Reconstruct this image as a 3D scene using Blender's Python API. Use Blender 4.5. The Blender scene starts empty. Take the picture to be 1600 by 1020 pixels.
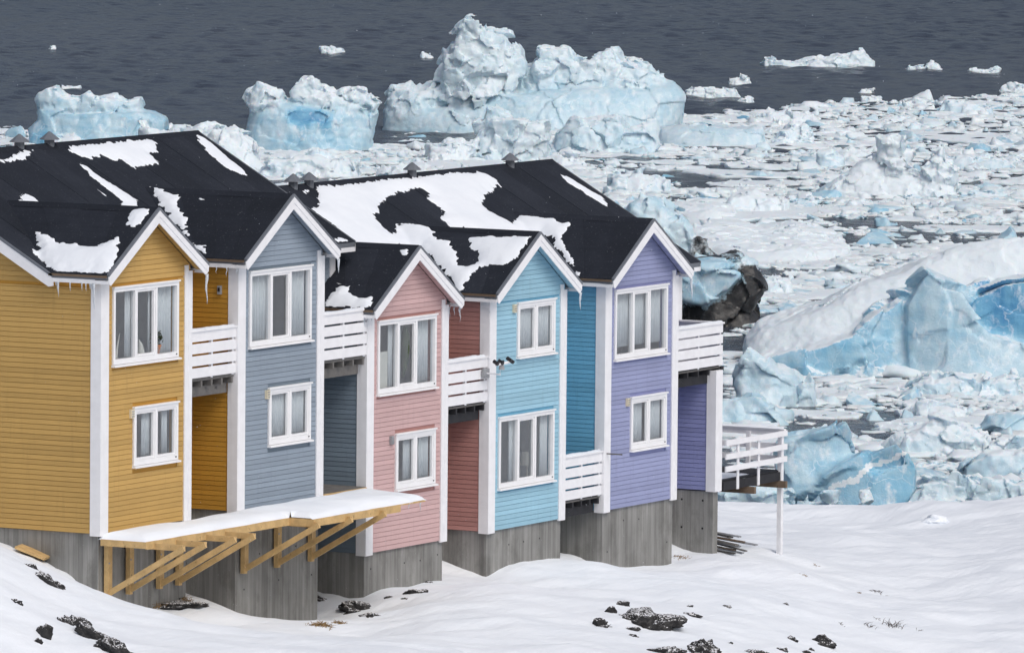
import bpy, bmesh, math, random
import numpy as np
from mathutils import Matrix, Vector
random.seed(7); RNG = np.random.default_rng(11)
scene = bpy.context.scene
COL = scene.collection

# ------------------------------------------------------------------ camera
FPX = 12438.26                       # focal length in pixels of the 1600 px wide photograph
YAW, PITCH, ROLL = -1.06617, -0.08001, 0.00919
CAM = np.array([-136.54264, -84.93651, 17.17128])
_c, _s = math.cos(YAW), math.sin(YAW)
FW = np.array([-_s*math.cos(PITCH), _c*math.cos(PITCH), math.sin(PITCH)])
_r = np.array([_c, _s, 0.0]); _u = np.cross(_r, FW)
RT = math.cos(ROLL)*_r + math.sin(ROLL)*_u
UP = -math.sin(ROLL)*_r + math.cos(ROLL)*_u
cam = bpy.data.cameras.new('camera'); camo = bpy.data.objects.new('camera', cam); COL.objects.link(camo)
cam.sensor_width = 36; cam.lens = 36*FPX/1600; cam.clip_start = 1; cam.clip_end = 20000
camo.matrix_world = Matrix(((RT[0], UP[0], -FW[0], CAM[0]), (RT[1], UP[1], -FW[1], CAM[1]), (RT[2], UP[2], -FW[2], CAM[2]), (0, 0, 0, 1)))
scene.camera = camo
FH = np.array([-_s, _c, 0.0]); RH = np.array([_c, _s, 0.0])    # horizontal forward / right of the view
SEA = -20.0

# ------------------------------------------------------------------ world, sun, exposure
SUN_EL, SUN_AZ = math.radians(50), math.radians(-116)           # direction the light comes from (azimuth from +X)
world = bpy.data.worlds.new('World'); scene.world = world; world.use_nodes = True
wn = world.node_tree.nodes; wl = world.node_tree.links
bg = wn['Background']
sky = wn.new('ShaderNodeTexSky'); sky.sky_type = 'NISHITA'; sky.sun_disc = False
sky.sun_elevation = SUN_EL; sky.sun_rotation = math.pi/2 - SUN_AZ
sky.dust_density = 6.0; sky.ozone_density = 1.5; sky.air_density = 1.0
hs = wn.new('ShaderNodeHueSaturation'); hs.inputs['Saturation'].default_value = 0.80
wl.new(sky.outputs[0], hs.inputs['Color']); wl.new(hs.outputs[0], bg.inputs[0])
bg.inputs[1].default_value = 0.102
sl = bpy.data.lights.new('sun', 'SUN'); sl.energy = 0.9; sl.angle = math.radians(30); sl.color = (1, .985, .965)
slo = bpy.data.objects.new('sun', sl); COL.objects.link(slo)
sd = Vector((math.cos(SUN_EL)*math.cos(SUN_AZ), math.cos(SUN_EL)*math.sin(SUN_AZ), math.sin(SUN_EL)))
slo.rotation_euler = sd.to_track_quat('Z', 'Y').to_euler()
scene.view_settings.view_transform = 'Standard'; scene.view_settings.look = 'None'
scene.view_settings.gamma = 1; scene.view_settings.use_curve_mapping = False
scene.view_settings.exposure = 0.07

# ------------------------------------------------------------------ helpers: rays, noise, meshes
def ray(x, y):
    return FW + RT*(x-800)/FPX + UP*(510-y)/FPX
def on_plane(x, y, axis, val):
    d = ray(x, y); return CAM + d*(val-CAM[axis])/d[axis]
def at_range(x, y, R):
    d = ray(x, y); return CAM + d*R/math.hypot(d[0], d[1])
def st(p):
    q = np.asarray(p)-CAM; return q@RH, q@FH
def to_px(p):
    d = np.asarray(p)-CAM; z = d@FW
    return 800+FPX*(d@RT)/z, 510-FPX*(d@UP)/z

def _hash(i, j, k, seed):
    h = i.astype(np.uint32)*np.uint32(374761393)+j.astype(np.uint32)*np.uint32(668265263)+k.astype(np.uint32)*np.uint32(2246822519)+np.uint32(seed*40503+977 & 0xffffffff)
    h ^= h >> np.uint32(15); h *= np.uint32(2246822519); h ^= h >> np.uint32(13); h *= np.uint32(3266489917); h ^= h >> np.uint32(16)
    return (h & np.uint32(0xffff)).astype(np.float32)*np.float32(1/32767.5)-np.float32(1)
def vnoise(x, y, z, seed=0):
    x = np.asarray(x, np.float32); y = np.asarray(y, np.float32); z = np.asarray(z, np.float32)
    xi, yi, zi = np.floor(x), np.floor(y), np.floor(z)
    fx, fy, fz = (x-xi), (y-yi), (z-zi)
    fx = fx*fx*(3-2*fx); fy = fy*fy*(3-2*fy); fz = fz*fz*(3-2*fz)
    xi, yi, zi = xi.astype(np.int32), yi.astype(np.int32), zi.astype(np.int32)
    r = 0
    for a in (0, 1):
        wx = fx if a else 1-fx
        for b in (0, 1):
            wy = wx*(fy if b else 1-fy)
            h0_ = _hash(xi+a, yi+b, zi, seed); h1_ = _hash(xi+a, yi+b, zi+1, seed)
            r = r + wy*(h0_+fz*(h1_-h0_))
    return r
def fbm(x, y, z, oct=3, seed=0):
    r = 0; a = 1; t = 0
    for o in range(oct):
        r = r + a*vnoise(x, y, z, seed+o*17); t += a
        a *= .5; x = x*2.03+5.1; y = y*2.03+1.7; z = z*2.03+9.2
    return r/t
def worley(x, y, z, seed=0, facet=False):
    x = np.asarray(x, np.float32); y = np.asarray(y, np.float32); z = np.asarray(z, np.float32)
    xi, yi, zi = np.floor(x).astype(np.int32), np.floor(y).astype(np.int32), np.floor(z).astype(np.int32)
    best = np.full(x.shape, 9.0, np.float32); code = np.zeros(x.shape, np.int32)
    def pt(I, J, K): return x-(I+np.float32(.5)+np.float32(.45)*_hash(I, J, K, seed)), y-(J+np.float32(.5)+np.float32(.45)*_hash(I, J, K, seed+1)), z-(K+np.float32(.5)+np.float32(.45)*_hash(I, J, K, seed+2))
    for a in (-1, 0, 1):
        for b in (-1, 0, 1):
            for c in (-1, 0, 1):
                dx, dy, dz = pt(xi+a, yi+b, zi+c); d = dx*dx+dy*dy+dz*dz
                m = d < best; best = np.where(m, d, best); code[m] = (a+1)*9+(b+1)*3+c+1
    I, J, K = xi+code//9-1, yi+code//3 % 3-1, zi+code % 3-1
    v = _hash(I, J, K, seed+3)
    if facet:
        dx, dy, dz = pt(I, J, K); v = .42*v+1.2*(dx*_hash(I, J, K, seed+4)+dy*_hash(I, J, K, seed+5)+dz*_hash(I, J, K, seed+6))
    return np.sqrt(best), v

def mesh_obj(name, verts, faces, mat=None, parent=None, smooth=False, recalc=False):
    me = bpy.data.meshes.new(name)
    me.from_pydata([tuple(map(float, v)) for v in verts], [], [tuple(f) for f in faces])
    return finish(name, me, mat, parent, smooth, recalc)
def finish(name, me, mat, parent, smooth=False, recalc=False):
    if recalc:
        bm = bmesh.new(); bm.from_mesh(me); bmesh.ops.recalc_face_normals(bm, faces=bm.faces); bm.to_mesh(me); bm.free()
    if smooth: me.shade_smooth()
    if mat: me.materials.append(mat)
    o = bpy.data.objects.new(name, me); COL.objects.link(o)
    if parent: o.parent = parent
    return o
def np_mesh(name, V, F, mat=None, parent=None, smooth=True, sharp=0):
    """V (n,3) array, F (m,4) quads or (m,3) tris"""
    me = bpy.data.meshes.new(name); k = F.shape[1]
    me.vertices.add(len(V)); me.vertices.foreach_set('co', np.ascontiguousarray(V, np.float32).ravel())
    me.loops.add(F.size); me.loops.foreach_set('vertex_index', np.ascontiguousarray(F, np.int32).ravel())
    me.polygons.add(len(F)); me.polygons.foreach_set('loop_start', np.arange(0, F.size, k, dtype=np.int32))
    me.update(calc_edges=True); me.validate()
    o = finish(name, me, mat, parent, smooth)
    if sharp: me.set_sharp_from_angle(angle=math.radians(sharp))
    return o
class MB:
    def __init__(s): s.v = []; s.f = []
    def box(s, x0, x1, y0, y1, z0, z1):
        n = len(s.v)
        s.v += [(x0,y0,z0),(x1,y0,z0),(x1,y1,z0),(x0,y1,z0),(x0,y0,z1),(x1,y0,z1),(x1,y1,z1),(x0,y1,z1)]
        s.f += [(n,n+3,n+2,n+1),(n+4,n+5,n+6,n+7),(n,n+1,n+5,n+4),(n+1,n+2,n+6,n+5),(n+2,n+3,n+7,n+6),(n+3,n,n+4,n+7)]
        return s
    def prism(s, poly, axis, d0, d1):
        n = len(s.v); k = len(poly)
        for d in (d0, d1):
            for a, b in poly:
                s.v.append({'X': (d, a, b), 'Y': (a, d, b), 'Z': (a, b, d)}[axis])
        s.f += [tuple(range(n, n+k)), tuple(range(n+2*k-1, n+k-1, -1))]
        for i in range(k):
            j = (i+1) % k; s.f.append((n+i, n+k+i, n+k+j, n+j))
        return s
    def beam(s, a, b, w, h, up=(0, 0, 1)):
        a, b = Vector(a), Vector(b); d = (b-a).normalized(); sd_ = d.cross(Vector(up)).normalized(); u = sd_.cross(d)
        n = len(s.v)
        for p in (a, b):
            for i, j in ((-1,-1),(1,-1),(1,1),(-1,1)): s.v.append(tuple(p+sd_*(i*w/2)+u*(j*h/2)))
        s.f += [(n,n+1,n+2,n+3),(n+7,n+6,n+5,n+4)]+[(n+i, n+4+i, n+4+(i+1) % 4, n+(i+1) % 4) for i in range(4)]
        return s
    def tube(s, pts, rad, seg=8):
        n0 = len(s.v); pts = [Vector(p) for p in pts]
        for i, p in enumerate(pts):
            d = (pts[min(i+1, len(pts)-1)]-pts[max(i-1, 0)]).normalized()
            a = d.orthogonal().normalized(); b = d.cross(a); r = rad[i] if hasattr(rad, '__len__') else rad
            for k in range(seg):
                t = 2*math.pi*k/seg; s.v.append(tuple(p+a*(r*math.cos(t))+b*(r*math.sin(t))))
        for i in range(len(pts)-1):
            for k in range(seg):
                s.f.append((n0+i*seg+k, n0+i*seg+(k+1) % seg, n0+(i+1)*seg+(k+1) % seg, n0+(i+1)*seg+k))
        s.f.append(tuple(range(n0+seg-1, n0-1, -1))); m = n0+(len(pts)-1)*seg; s.f.append(tuple(range(m, m+seg)))
        return s
    def build(s, name, mat, parent=None, smooth=False):
        return mesh_obj(name, s.v, s.f, mat, parent, smooth, True)
def box(name, mat, parent, *a): return MB().box(*a).build(name, mat, parent)
def tag(o, label=None, cat=None, group=None, kind=None):
    if label: o['label'] = label
    if cat: o['category'] = cat
    if group: o['group'] = group
    if kind: o['kind'] = kind
    return o
def empty(name, loc, label=None, cat=None, group=None):
    o = bpy.data.objects.new(name, None); COL.objects.link(o); o.location = loc; o.empty_display_size = .2
    return tag(o, label, cat, group)

# ------------------------------------------------------------------ materials
class NT:
    def __init__(s, name):
        s.m = bpy.data.materials.new(name); s.m.use_nodes = True
        s.t = s.m.node_tree; s.n = s.t.nodes; s.l = s.t.links; s.p = s.n['Principled BSDF']
    def new(s, t, **kw):
        o = s.n.new(t)
        for k, v in kw.items(): setattr(o, k, v)
        return o
    def link(s, a, b): s.l.new(a, b)
    def val(s, x, sock):
        if hasattr(x, 'is_output') or hasattr(x, 'links'): s.l.new(x, sock)
        else: sock.default_value = x
    def coord(s, kind='Object', scale=(1, 1, 1), rot=(0, 0, 0)):
        if kind == 'World': g = s.new('ShaderNodeNewGeometry').outputs['Position']
        else: g = s.new('ShaderNodeTexCoord').outputs[kind]
        mp = s.new('ShaderNodeMapping'); mp.inputs['Scale'].default_value = scale; mp.inputs['Rotation'].default_value = rot
        s.link(g, mp.inputs[0]); return mp.outputs[0]
    def noise(s, vec, scale, detail=4, rough=.55):
        n = s.new('ShaderNodeTexNoise'); n.inputs['Scale'].default_value = scale; n.inputs['Detail'].default_value = detail
        n.inputs['Roughness'].default_value = rough; s.link(vec, n.inputs['Vector']); return n.outputs['Fac']
    def ramp(s, fac, stops):
        r = s.new('ShaderNodeValToRGB'); e = r.color_ramp.elements
        while len(e) < len(stops): e.new(.5)
        for el, (p, c) in zip(e, stops):
            el.position = p; el.color = (*c, 1) if len(c) == 3 else c
        s.val(fac, r.inputs[0]); return r.outputs[0]
    def mix(s, fac, a, b, mode='MIX'):
        m = s.new('ShaderNodeMix', data_type='RGBA', blend_type=mode)
        s.val(fac, m.inputs[0])
        for x, i in ((a, 6), (b, 7)):
            if isinstance(x, tuple): m.inputs[i].default_value = (*x[:3], 1)
            else: s.link(x, m.inputs[i])
        return m.outputs[2]
    def math(s, op, a, b=0.0, c=None):
        m = s.new('ShaderNodeMath', operation=op); s.val(a, m.inputs[0]); s.val(b, m.inputs[1])
        if c is not None: s.val(c, m.inputs[2])
        return m.outputs[0]
    def maprange(s, v, a, b, c=0., d=1.):
        m = s.new('ShaderNodeMapRange'); s.val(v, m.inputs[0])
        for i, x in zip((1, 2, 3, 4), (a, b, c, d)): m.inputs[i].default_value = x
        return m.outputs[0]
    def bump(s, h, strength=.3, dist=.02, prev=None):
        b = s.new('ShaderNodeBump'); b.inputs['Strength'].default_value = strength; b.inputs['Distance'].default_value = dist
        s.link(h, b.inputs['Height'])
        if prev is not None: s.link(prev, b.inputs['Normal'])
        return b.outputs[0]
    def out(s, color=None, rough=None, normal=None, spec=None):
        if color is not None:
            if isinstance(color, tuple): s.p.inputs['Base Color'].default_value = (*color[:3], 1)
            else: s.link(color, s.p.inputs['Base Color'])
        if rough is not None: s.val(rough, s.p.inputs['Roughness'])
        if normal is not None: s.link(normal, s.p.inputs['Normal'])
        if spec is not None: s.p.inputs['Specular IOR Level'].default_value = spec
        return s.m
def mul(c, k): return tuple(x*k for x in c)

def paint(name, c, var=.11):
    t = NT(name); co = t.coord('World', (1, 1, 1)); co2 = t.coord('World', (1.2, 1.2, 14))
    n = t.noise(co, .8, 5); n2 = t.noise(co2, 3, 3)
    rnd = t.new('ShaderNodeObjectInfo').outputs['Random']
    f = t.math('ADD', t.math('MULTIPLY', n, .6), t.math('MULTIPLY', n2, .4))
    f = t.math('ADD', t.math('MULTIPLY', f, .7), t.math('MULTIPLY', rnd, .3))
    col = t.ramp(f, [(.25, mul(c, 1-var*1.6)), (.55, c), (.8, mul(c, 1+var))])
    gr = t.maprange(t.noise(t.coord('World', (9, 9, .9)), 1.3, 4), .56, .72, 0, .22)
    col = t.mix(gr, col, mul(c, .62))
    return t.out(col, .6, t.bump(n2, .15, .01), .3)
def plain(name, c, rough=.5, var=.1, scale=6, spec=.4, bump=.1):
    t = NT(name); n = t.noise(t.coord('World'), scale, 4)
    col = t.ramp(n, [(.3, mul(c, 1-var)), (.7, mul(c, 1+var*.6))])
    return t.out(col, rough, t.bump(n, bump, .01), spec)
def timber(name, c, dirs=(1, 1, 1)):
    t = NT(name); n = t.noise(t.coord('Object', dirs), 5, 5, .7); n2 = t.noise(t.coord('World'), 9, 2)
    col = t.ramp(n, [(.3, mul(c, .72)), (.6, c), (.75, mul(c, 1.12))])
    kn = t.maprange(n2, .68, .74, 0, .7)
    return t.out(t.mix(kn, col, mul(c, .35)), .65, t.bump(n, .2, .01), .25)
def snow_mat(name='snow', rip=.25):
    t = NT(name); co = t.coord('World'); n = t.noise(co, 1.1, 6, .6)
    rp = t.noise(t.coord('World', (1.1, 6, 3), (0, 0, .75)), 1.0, 4, .55); fine = t.noise(co, 22, 3)
    col = t.ramp(n, [(.3, (.75, .80, .865)), (.7, (.81, .855, .91))])
    b = t.bump(rp, rip, .12); b = t.bump(n, .2, .15, b); b = t.bump(fine, .12, .02, b)
    return t.out(col, .75, b, .2)
M = {}
M['snow'] = snow_mat(); M['roof_snow'] = snow_mat('roof_snow', .12)
M['white'] = plain('white_paint', (.78, .79, .82), .5, .05, 4)
M['pvc'] = plain('window_frame_white', (.80, .81, .83), .35, .03, 4)
PAINT = {'yellow': (.500, .318, .105), 'grey': (.262, .318, .385), 'pink': (.560, .385, .385), 'blue': (.300, .515, .640), 'violet': (.285, .315, .500)}
GAP_SHADE = {'yellow': (.470, .245, .038), 'grey': (.170, .220, .270), 'pink': (.430, .225, .205), 'blue': (.150, .400, .580), 'violet': (.250, .275, .500)}  # house paints with recess shade put in, for loggias and board grooves
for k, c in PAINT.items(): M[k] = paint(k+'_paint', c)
for k, c in GAP_SHADE.items(): M[k+'_gap'] = paint(k+'_shaded_paint', c)
M['edge'] = plain('grey_metal_edge', (.14, .155, .18), .45, .1)
M['galv'] = plain('galvanised_metal', (.30, .31, .33), .4, .2)
M['timber'] = timber('new_timber', (.60, .41, .19))
M['oldwood'] = timber('weathered_wood', (.16, .155, .15)); M['darkwood'] = timber('tarred_wood', (.030, .031, .036))
M['brownwood'] = timber('brown_beam', (.17, .125, .09))
M['black'] = plain('black_plastic', (.012, .012, .016), .4, .2)
M['cream'] = plain('cream_plastic', (.66, .60, .45), .5, .1)
M['curtain'] = plain('curtain_cloth', (.66, .69, .70), .9, .06)
M['room'] = plain('room_plaster', (.58, .60, .62), .9, .1)
M['terracotta'] = plain('terracotta', (.42, .19, .10), .8, .1)
M['ivory'] = plain('ivory', (.72, .70, .62), .4, .05)
M['leafy'] = plain('houseplant', (.05, .07, .03), .7, .4)
M['grass'] = plain('dry_grass', (.24, .155, .07), .8, .4, 30)
M['twig'] = plain('twig', (.06, .045, .035), .8, .3)
def m_roof():
    t = NT('roof_felt'); co = t.coord('World'); n = t.noise(co, .9, 6, .65); f = t.noise(co, 45, 2)
    rnd = t.new('ShaderNodeObjectInfo').outputs['Random']
    st_ = t.noise(t.coord('World', (7, .6, .6)), 1.5, 3)
    v = t.math('ADD', t.math('MULTIPLY', n, .55), t.math('ADD', t.math('MULTIPLY', rnd, .2), t.math('MULTIPLY', st_, .25)))
    col = t.ramp(v, [(.25, (.0080, .0105, .0160)), (.5, (.0140, .0175, .0265)), (.8, (.028, .033, .046))])
    sp = t.maprange(t.noise(co, 22, 2), .64, .74, 0, .4); col = t.mix(sp, col, (.12, .125, .14))
    return t.out(col, .8, t.bump(f, .5, .01), .25)
M['roof'] = m_roof()
def m_concrete():
    t = NT('board_formed_concrete'); g = t.new('ShaderNodeNewGeometry').outputs['Position']
    sp = t.new('ShaderNodeSeparateXYZ'); t.link(g, sp.inputs[0])
    u = t.math('ADD', sp.outputs[0], t.math('MULTIPLY', sp.outputs[1], 1.0)); b = t.math('MULTIPLY', u, 9.0)
    fl = t.math('FLOOR', b); fr = t.math('FRACT', b)
    wn_ = t.new('ShaderNodeTexWhiteNoise', noise_dimensions='1D'); t.link(fl, wn_.inputs['W'])
    streak = t.noise(t.coord('World', (6, 6, .35)), 1.6, 5, .65); big = t.noise(t.coord('World'), .7, 5)
    v = t.math('ADD', t.math('MULTIPLY', wn_.outputs[0], .12), t.math('ADD', t.math('MULTIPLY', streak, .5), t.math('MULTIPLY', big, .4)))
    col = t.ramp(v, [(.28, (.11, .11, .105)), (.52, (.245, .246, .238)), (.8, (.40, .40, .385))])
    ln = t.math('LESS_THAN', t.math('ABSOLUTE', t.math('SUBTRACT', fr, .5)), .44)
    col = t.mix(ln, t.mix(.18, col, (.04, .04, .04)), col)
    blot = t.maprange(t.noise(t.coord('World', (1.2, 1.2, .6)), 1.4, 6, .7), .5, .7, 0, .55); col = t.mix(blot, col, (.10, .098, .09))
    h = t.math('ADD', t.math('MULTIPLY', ln, .5), streak)
    return t.out(col, .85, t.bump(h, .5, .01), .2)
M['concrete'] = m_concrete()
def m_rock():
    t = NT('dark_rock'); co = t.coord('World'); n = t.noise(co, 6, 6, .7); f = t.noise(co, 28, 3)
    col = t.ramp(n, [(.3, (.012, .012, .013)), (.55, (.04, .04, .042)), (.8, (.16, .155, .145))])
    nz = t.new('ShaderNodeSeparateXYZ'); t.link(t.new('ShaderNodeNewGeometry').outputs['Normal'], nz.inputs[0])
    s = t.math('ADD', nz.outputs[2], t.math('MULTIPLY', t.math('SUBTRACT', f, .5), 2.2))
    sn = t.maprange(s, .86, 1.06)
    return t.out(t.mix(sn, col, (.82, .84, .88)), .85, t.bump(t.math('ADD', n, f), .8, .05), .3)
M['rock'] = m_rock()
def m_glass():
    t = NT('window_glass'); tr = t.new('ShaderNodeBsdfTransparent'); tr.inputs[0].default_value = (.80, .84, .87, 1)
    gl = t.new('ShaderNodeBsdfGlossy'); gl.inputs['Roughness'].default_value = .02
    n = t.noise(t.coord('World'), 1.2, 2); t.link(t.bump(n, .04, .05), gl.inputs['Normal'])
    fr = t.new('ShaderNodeLayerWeight'); fr.inputs[0].default_value = .5
    fc = t.math('ADD', t.math('MULTIPLY', t.math('POWER', fr.outputs['Facing'], 3.0), .6), .14)
    mx = t.new('ShaderNodeMixShader'); t.link(fc, mx.inputs[0])
    t.link(tr.outputs[0], mx.inputs[1]); t.link(gl.outputs[0], mx.inputs[2])
    t.link(mx.outputs[0], t.n['Material Output'].inputs[0]); return t.m
M['glass'] = m_glass()
def m_icicle():
    t = NT('icicle_ice'); t.p.inputs['Transmission Weight'].default_value = .35; t.p.inputs['IOR'].default_value = 1.31
    return t.out((.74, .80, .86), .2, None, .5)
M['icicle'] = m_icicle()
def m_ice():
    t = NT('glacier_ice'); wco = t.coord('World')
    at = t.new('ShaderNodeAttribute', attribute_name='blue').outputs['Fac']
    sn = t.new('ShaderNodeAttribute', attribute_name='snow').outputs['Fac']
    di = t.new('ShaderNodeAttribute', attribute_name='dirt').outputs['Fac']
    rnd = t.new('ShaderNodeObjectInfo').outputs['Random']
    n = t.noise(wco, .35, 5, .65); f = t.noise(wco, 2.2, 6, .7); streak = t.noise(t.coord('World', (1.8, 1.8, .22)), .7, 5, .6)
    lay = t.noise(t.coord('World', (.25, .25, 2.2), (.25, .18, 0)), .8, 4, .6)
    v = t.math('ADD', at, t.math('MULTIPLY', t.math('SUBTRACT', n, .5), .65))
    v = t.math('ADD', v, t.math('MULTIPLY', t.math('SUBTRACT', streak, .5), .45))
    v = t.math('ADD', v, t.math('MULTIPLY', t.math('SUBTRACT', lay, .5), .35))
    v = t.math('ADD', v, t.math('MULTIPLY', t.math('SUBTRACT', rnd, .5), .08))
    col = t.ramp(v, [(0, (.74, .80, .84)), (.2, (.63, .74, .80)), (.45, (.44, .62, .72)), (.72, (.20, .46, .64)), (1, (.05, .23, .46))])
    # healed cracks: thin pale veins through the ice
    vo = t.new('ShaderNodeTexVoronoi', feature='DISTANCE_TO_EDGE'); vo.inputs['Scale'].default_value = .55
    wp = t.new('ShaderNodeVectorMath', operation='MULTIPLY_ADD'); nn = t.new('ShaderNodeTexNoise'); nn.inputs['Scale'].default_value = .8; nn.inputs['Detail'].default_value = 3
    t.link(wco, nn.inputs['Vector']); t.link(nn.outputs['Color'], wp.inputs[0]); wp.inputs[1].default_value = (1.6, 1.6, 1.6); t.link(wco, wp.inputs[2]); t.link(wp.outputs[0], vo.inputs['Vector'])
    cr = t.maprange(vo.outputs['Distance'], .0, .022, .5, 0); cr = t.math('MULTIPLY', cr, t.maprange(n, .42, .62))
    col = t.mix(cr, col, (.80, .86, .90))
    fro = t.maprange(t.noise(t.coord('World', (1, 1, .6)), 1.1, 6, .72), .54, .68, 0, .75); col = t.mix(fro, col, (.74, .80, .85))
    nz = t.new('ShaderNodeSeparateXYZ'); t.link(t.new('ShaderNodeNewGeometry').outputs['Normal'], nz.inputs[0])
    s = t.math('ADD', nz.outputs[2], t.math('MULTIPLY', t.math('SUBTRACT', f, .5), 1.0))
    s = t.math('ADD', s, t.math('SUBTRACT', sn, .5))
    s = t.maprange(s, .42, .62)
    col = t.mix(s, col, t.mix(n, (.60, .69, .755), (.77, .835, .875)))
    dn = t.noise(wco, .9, 6, .7)
    dm = t.maprange(t.math('ADD', di, t.math('MULTIPLY', t.math('SUBTRACT', dn, .5), 1.0)), .45, .65)
    col = t.mix(dm, col, t.ramp(f, [(.3, (.012, .013, .015)), (.6, (.045, .047, .049)), (.85, (.18, .20, .215))]))
    rough = t.maprange(s, 0, 1, .3, .8)
    b = t.bump(f, .3, .2); b = t.bump(t.noise(wco, 7, 4, .65), .3, .06, b)
    t.p.inputs['Subsurface Weight'].default_value = .25; t.p.inputs['Subsurface Radius'].default_value = (.25, .6, 1.0); t.p.inputs['Subsurface Scale'].default_value = .35
    return t.out(col, rough, b, .4)
M['ice'] = m_ice()
def m_water():
    t = NT('sea_water'); 
    a = t.noise(t.coord('World', (1, 1, 1), (0, 0, .5)), .10, 3, .6); b = t.noise(t.coord('World', (1, 1, 1), (0, 0, -.3)), .55, 4, .65)
    sl_ = t.maprange(t.noise(t.coord('World', (.5, 1, 1), (0, 0, .5)), .012, 4, .6), .42, .66)
    nb = t.bump(b, .9, .5); nb = t.bump(t.noise(t.coord('World', (1, 1, 1), (0, 0, .9)), 1.6, 3, .6), .7, .15, nb)
    col = t.mix(sl_, (.034, .043, .062), (.046, .055, .074))
    t.p.inputs['IOR'].default_value = 1.33
    return t.out(col, .2, nb, .5)
M['water'] = m_water()

# ------------------------------------------------------------------ sea
def build_sea():
    def grow(lo, hi, st_, far_lo, far_hi):
        core = list(np.arange(lo, hi, st_)); a = []; x = lo; d = st_
        while x > far_lo: d *= 1.5; x -= d; a.append(x)
        b = []; x = core[-1]; d = st_
        while x < far_hi: d *= 1.5; x += d; b.append(x)
        return np.array(a[::-1]+core+b)
    k = grow(-1, 1, .0055, -120, 120); T = grow(330, 968, .8, 225, 14000)
    K, TT = np.meshgrid(k, T, indexing='ij'); SS = K*.074*TT
    P = CAM+SS[..., None]*RH+TT[..., None]*FH; X, Y = P[..., 0], P[..., 1]
    z = 0
    for j in range(14):                                # short wind sea, crests spread about one direction
        lam = 2.3*1.085**j; th = .9+1.1*math.sin(j*2.4); kx, ky = math.cos(th)*6.283/lam, math.sin(th)*6.283/lam
        z = z+.0165*lam**.6*np.sin(kx*X+ky*Y+j*1.7+1.5*fbm(X*.03, Y*.03, X*0+j, 2, j))
    z = z*(.75+.6*fbm(X*.015, Y*.015, X*0, 3, 50))+.09*fbm(X*.5, Y*.5, X*0, 2, 60)
    pack = 1-.65*np.clip((640-TT)/60, 0, 1)
    fade = np.clip((1.25-np.abs(K))*4, 0, 1)*np.clip((1300-TT)/200, 0, 1)*np.clip((TT-320)/20, 0, 1)
    P[..., 2] = SEA+z*fade*pack
    n, m = K.shape; idx = np.arange(n*m).reshape(n, m)
    F = np.stack([idx[:-1, :-1], idx[1:, :-1], idx[1:, 1:], idx[:-1, 1:]], -1).reshape(-1, 4)
    tag(np_mesh('sea', P.reshape(-1, 3), F, M['water']), kind='structure')
build_sea()

# ------------------------------------------------------------------ houses: positions
PIT, WID = 5.40, 3.485
HX = [0.0, 5.40, 10.862, 16.262, 21.645]
HZ = [0.0, 0.0, -1.393, -1.393, -1.393]
HY = [0.0, 0.0, .044, .044, .044]
OV = .313; EV = .21; ZP = 6.517; CS = .6395; ZE = ZP-CS*(WID/2+EV)
MS = .5610; YR = 4.976; ZR = 7.440; YM = 1.0; ZM = ZR-MS*(YR-YM); YW = 1.36
XB = [(-EV, 12.009), (11.95, 28.225)]

# ------------------------------------------------------------------ snow ground
G_CTRL = []
def g(x, y, R=None, axis=None, val=None):
    p = at_range(x, y, R) if R else on_plane(x, y, axis, val)
    s_, t_ = st(p); G_CTRL.append((s_, t_, p[2]))
for q in [(60, 868, None, 0, 0), (110, 902, None, 0, 0), (150, 933, None, 0, 0), (0, 842, None, 0, -.4)]: g(*q)
for q in [(200, 951), (250, 947), (293, 941)]: g(*q, None, 1, 0)
for q in [(320, 946), (363, 961)]: g(*q, None, 0, 5.4)
for q in [(391, 974), (453, 985), (471, 985), (490, 968)]: g(*q, None, 1, 0)
for q in [(500, 925), (551, 941)]: g(*q, None, 0, 10.86)
for q in [(576, 934), (632, 918), (685, 907)]: g(*q, None, 1, .04)
for q in [(692, 877), (757, 896)]: g(*q, None, 0, 16.26)
for q in [(783, 885), (821, 875), (871, 869)]: g(*q, None, 1, .04)
for q in [(940, 873)]: g(*q, None, 0, 21.66)
for q in [(962, 877), (1037, 876)]: g(*q, None, 1, .04)
for q in [(1060, 857), (1085, 862), (1120, 861)]: g(*q, None, 0, 27.06)
g(1218, 862, None, 1, 0.0)
for q in [(520, 988, 163), (560, 975, 164.3), (620, 956, 166), (690, 936, 168.5), (750, 908, 171)]: g(*q)
for q in [(1128, 795, 207), (1200, 806, 206), (1265, 814, 206), (1340, 817, 206), (1400, 803, 207), (1460, 790, 208), (1530, 787, 208), (1600, 785, 208), (1750, 780, 208)]: g(*q)
for q in [(-150, 800, 152), (-150, 1020, 143), (0, 1020, 147.5), (0, 930, 151), (90, 960, 152), (130, 1020, 150), (250, 1020, 151.5), (420, 1020, 153), (600, 1010, 156),
          (720, 1020, 158), (860, 1020, 160), (860, 930, 170), (1000, 1020, 163), (1000, 950, 170), (1150, 1020, 167), (1150, 930, 176),
          (1300, 1020, 172), (1300, 900, 186), (1450, 1020, 176), (1450, 900, 190), (1600, 1020, 178), (1600, 900, 190), (1750, 1020, 178), (1750, 880, 192), (1400, 840, 197), (1600, 830, 200)]: g(*q)
G = np.array(G_CTRL)
for s_ in (-40, -14, 16, 60):                         # what the frame does not show: land going on before and beside it
    for t_, z_ in ((125, -1.0 if s_ < 0 else -3.2), (105, 0.0)): G = np.vstack([G, (s_, t_, z_)])
def _tps(r2): return np.where(r2 > 1e-9, r2*np.log(np.maximum(r2, 1e-9)), 0)
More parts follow.
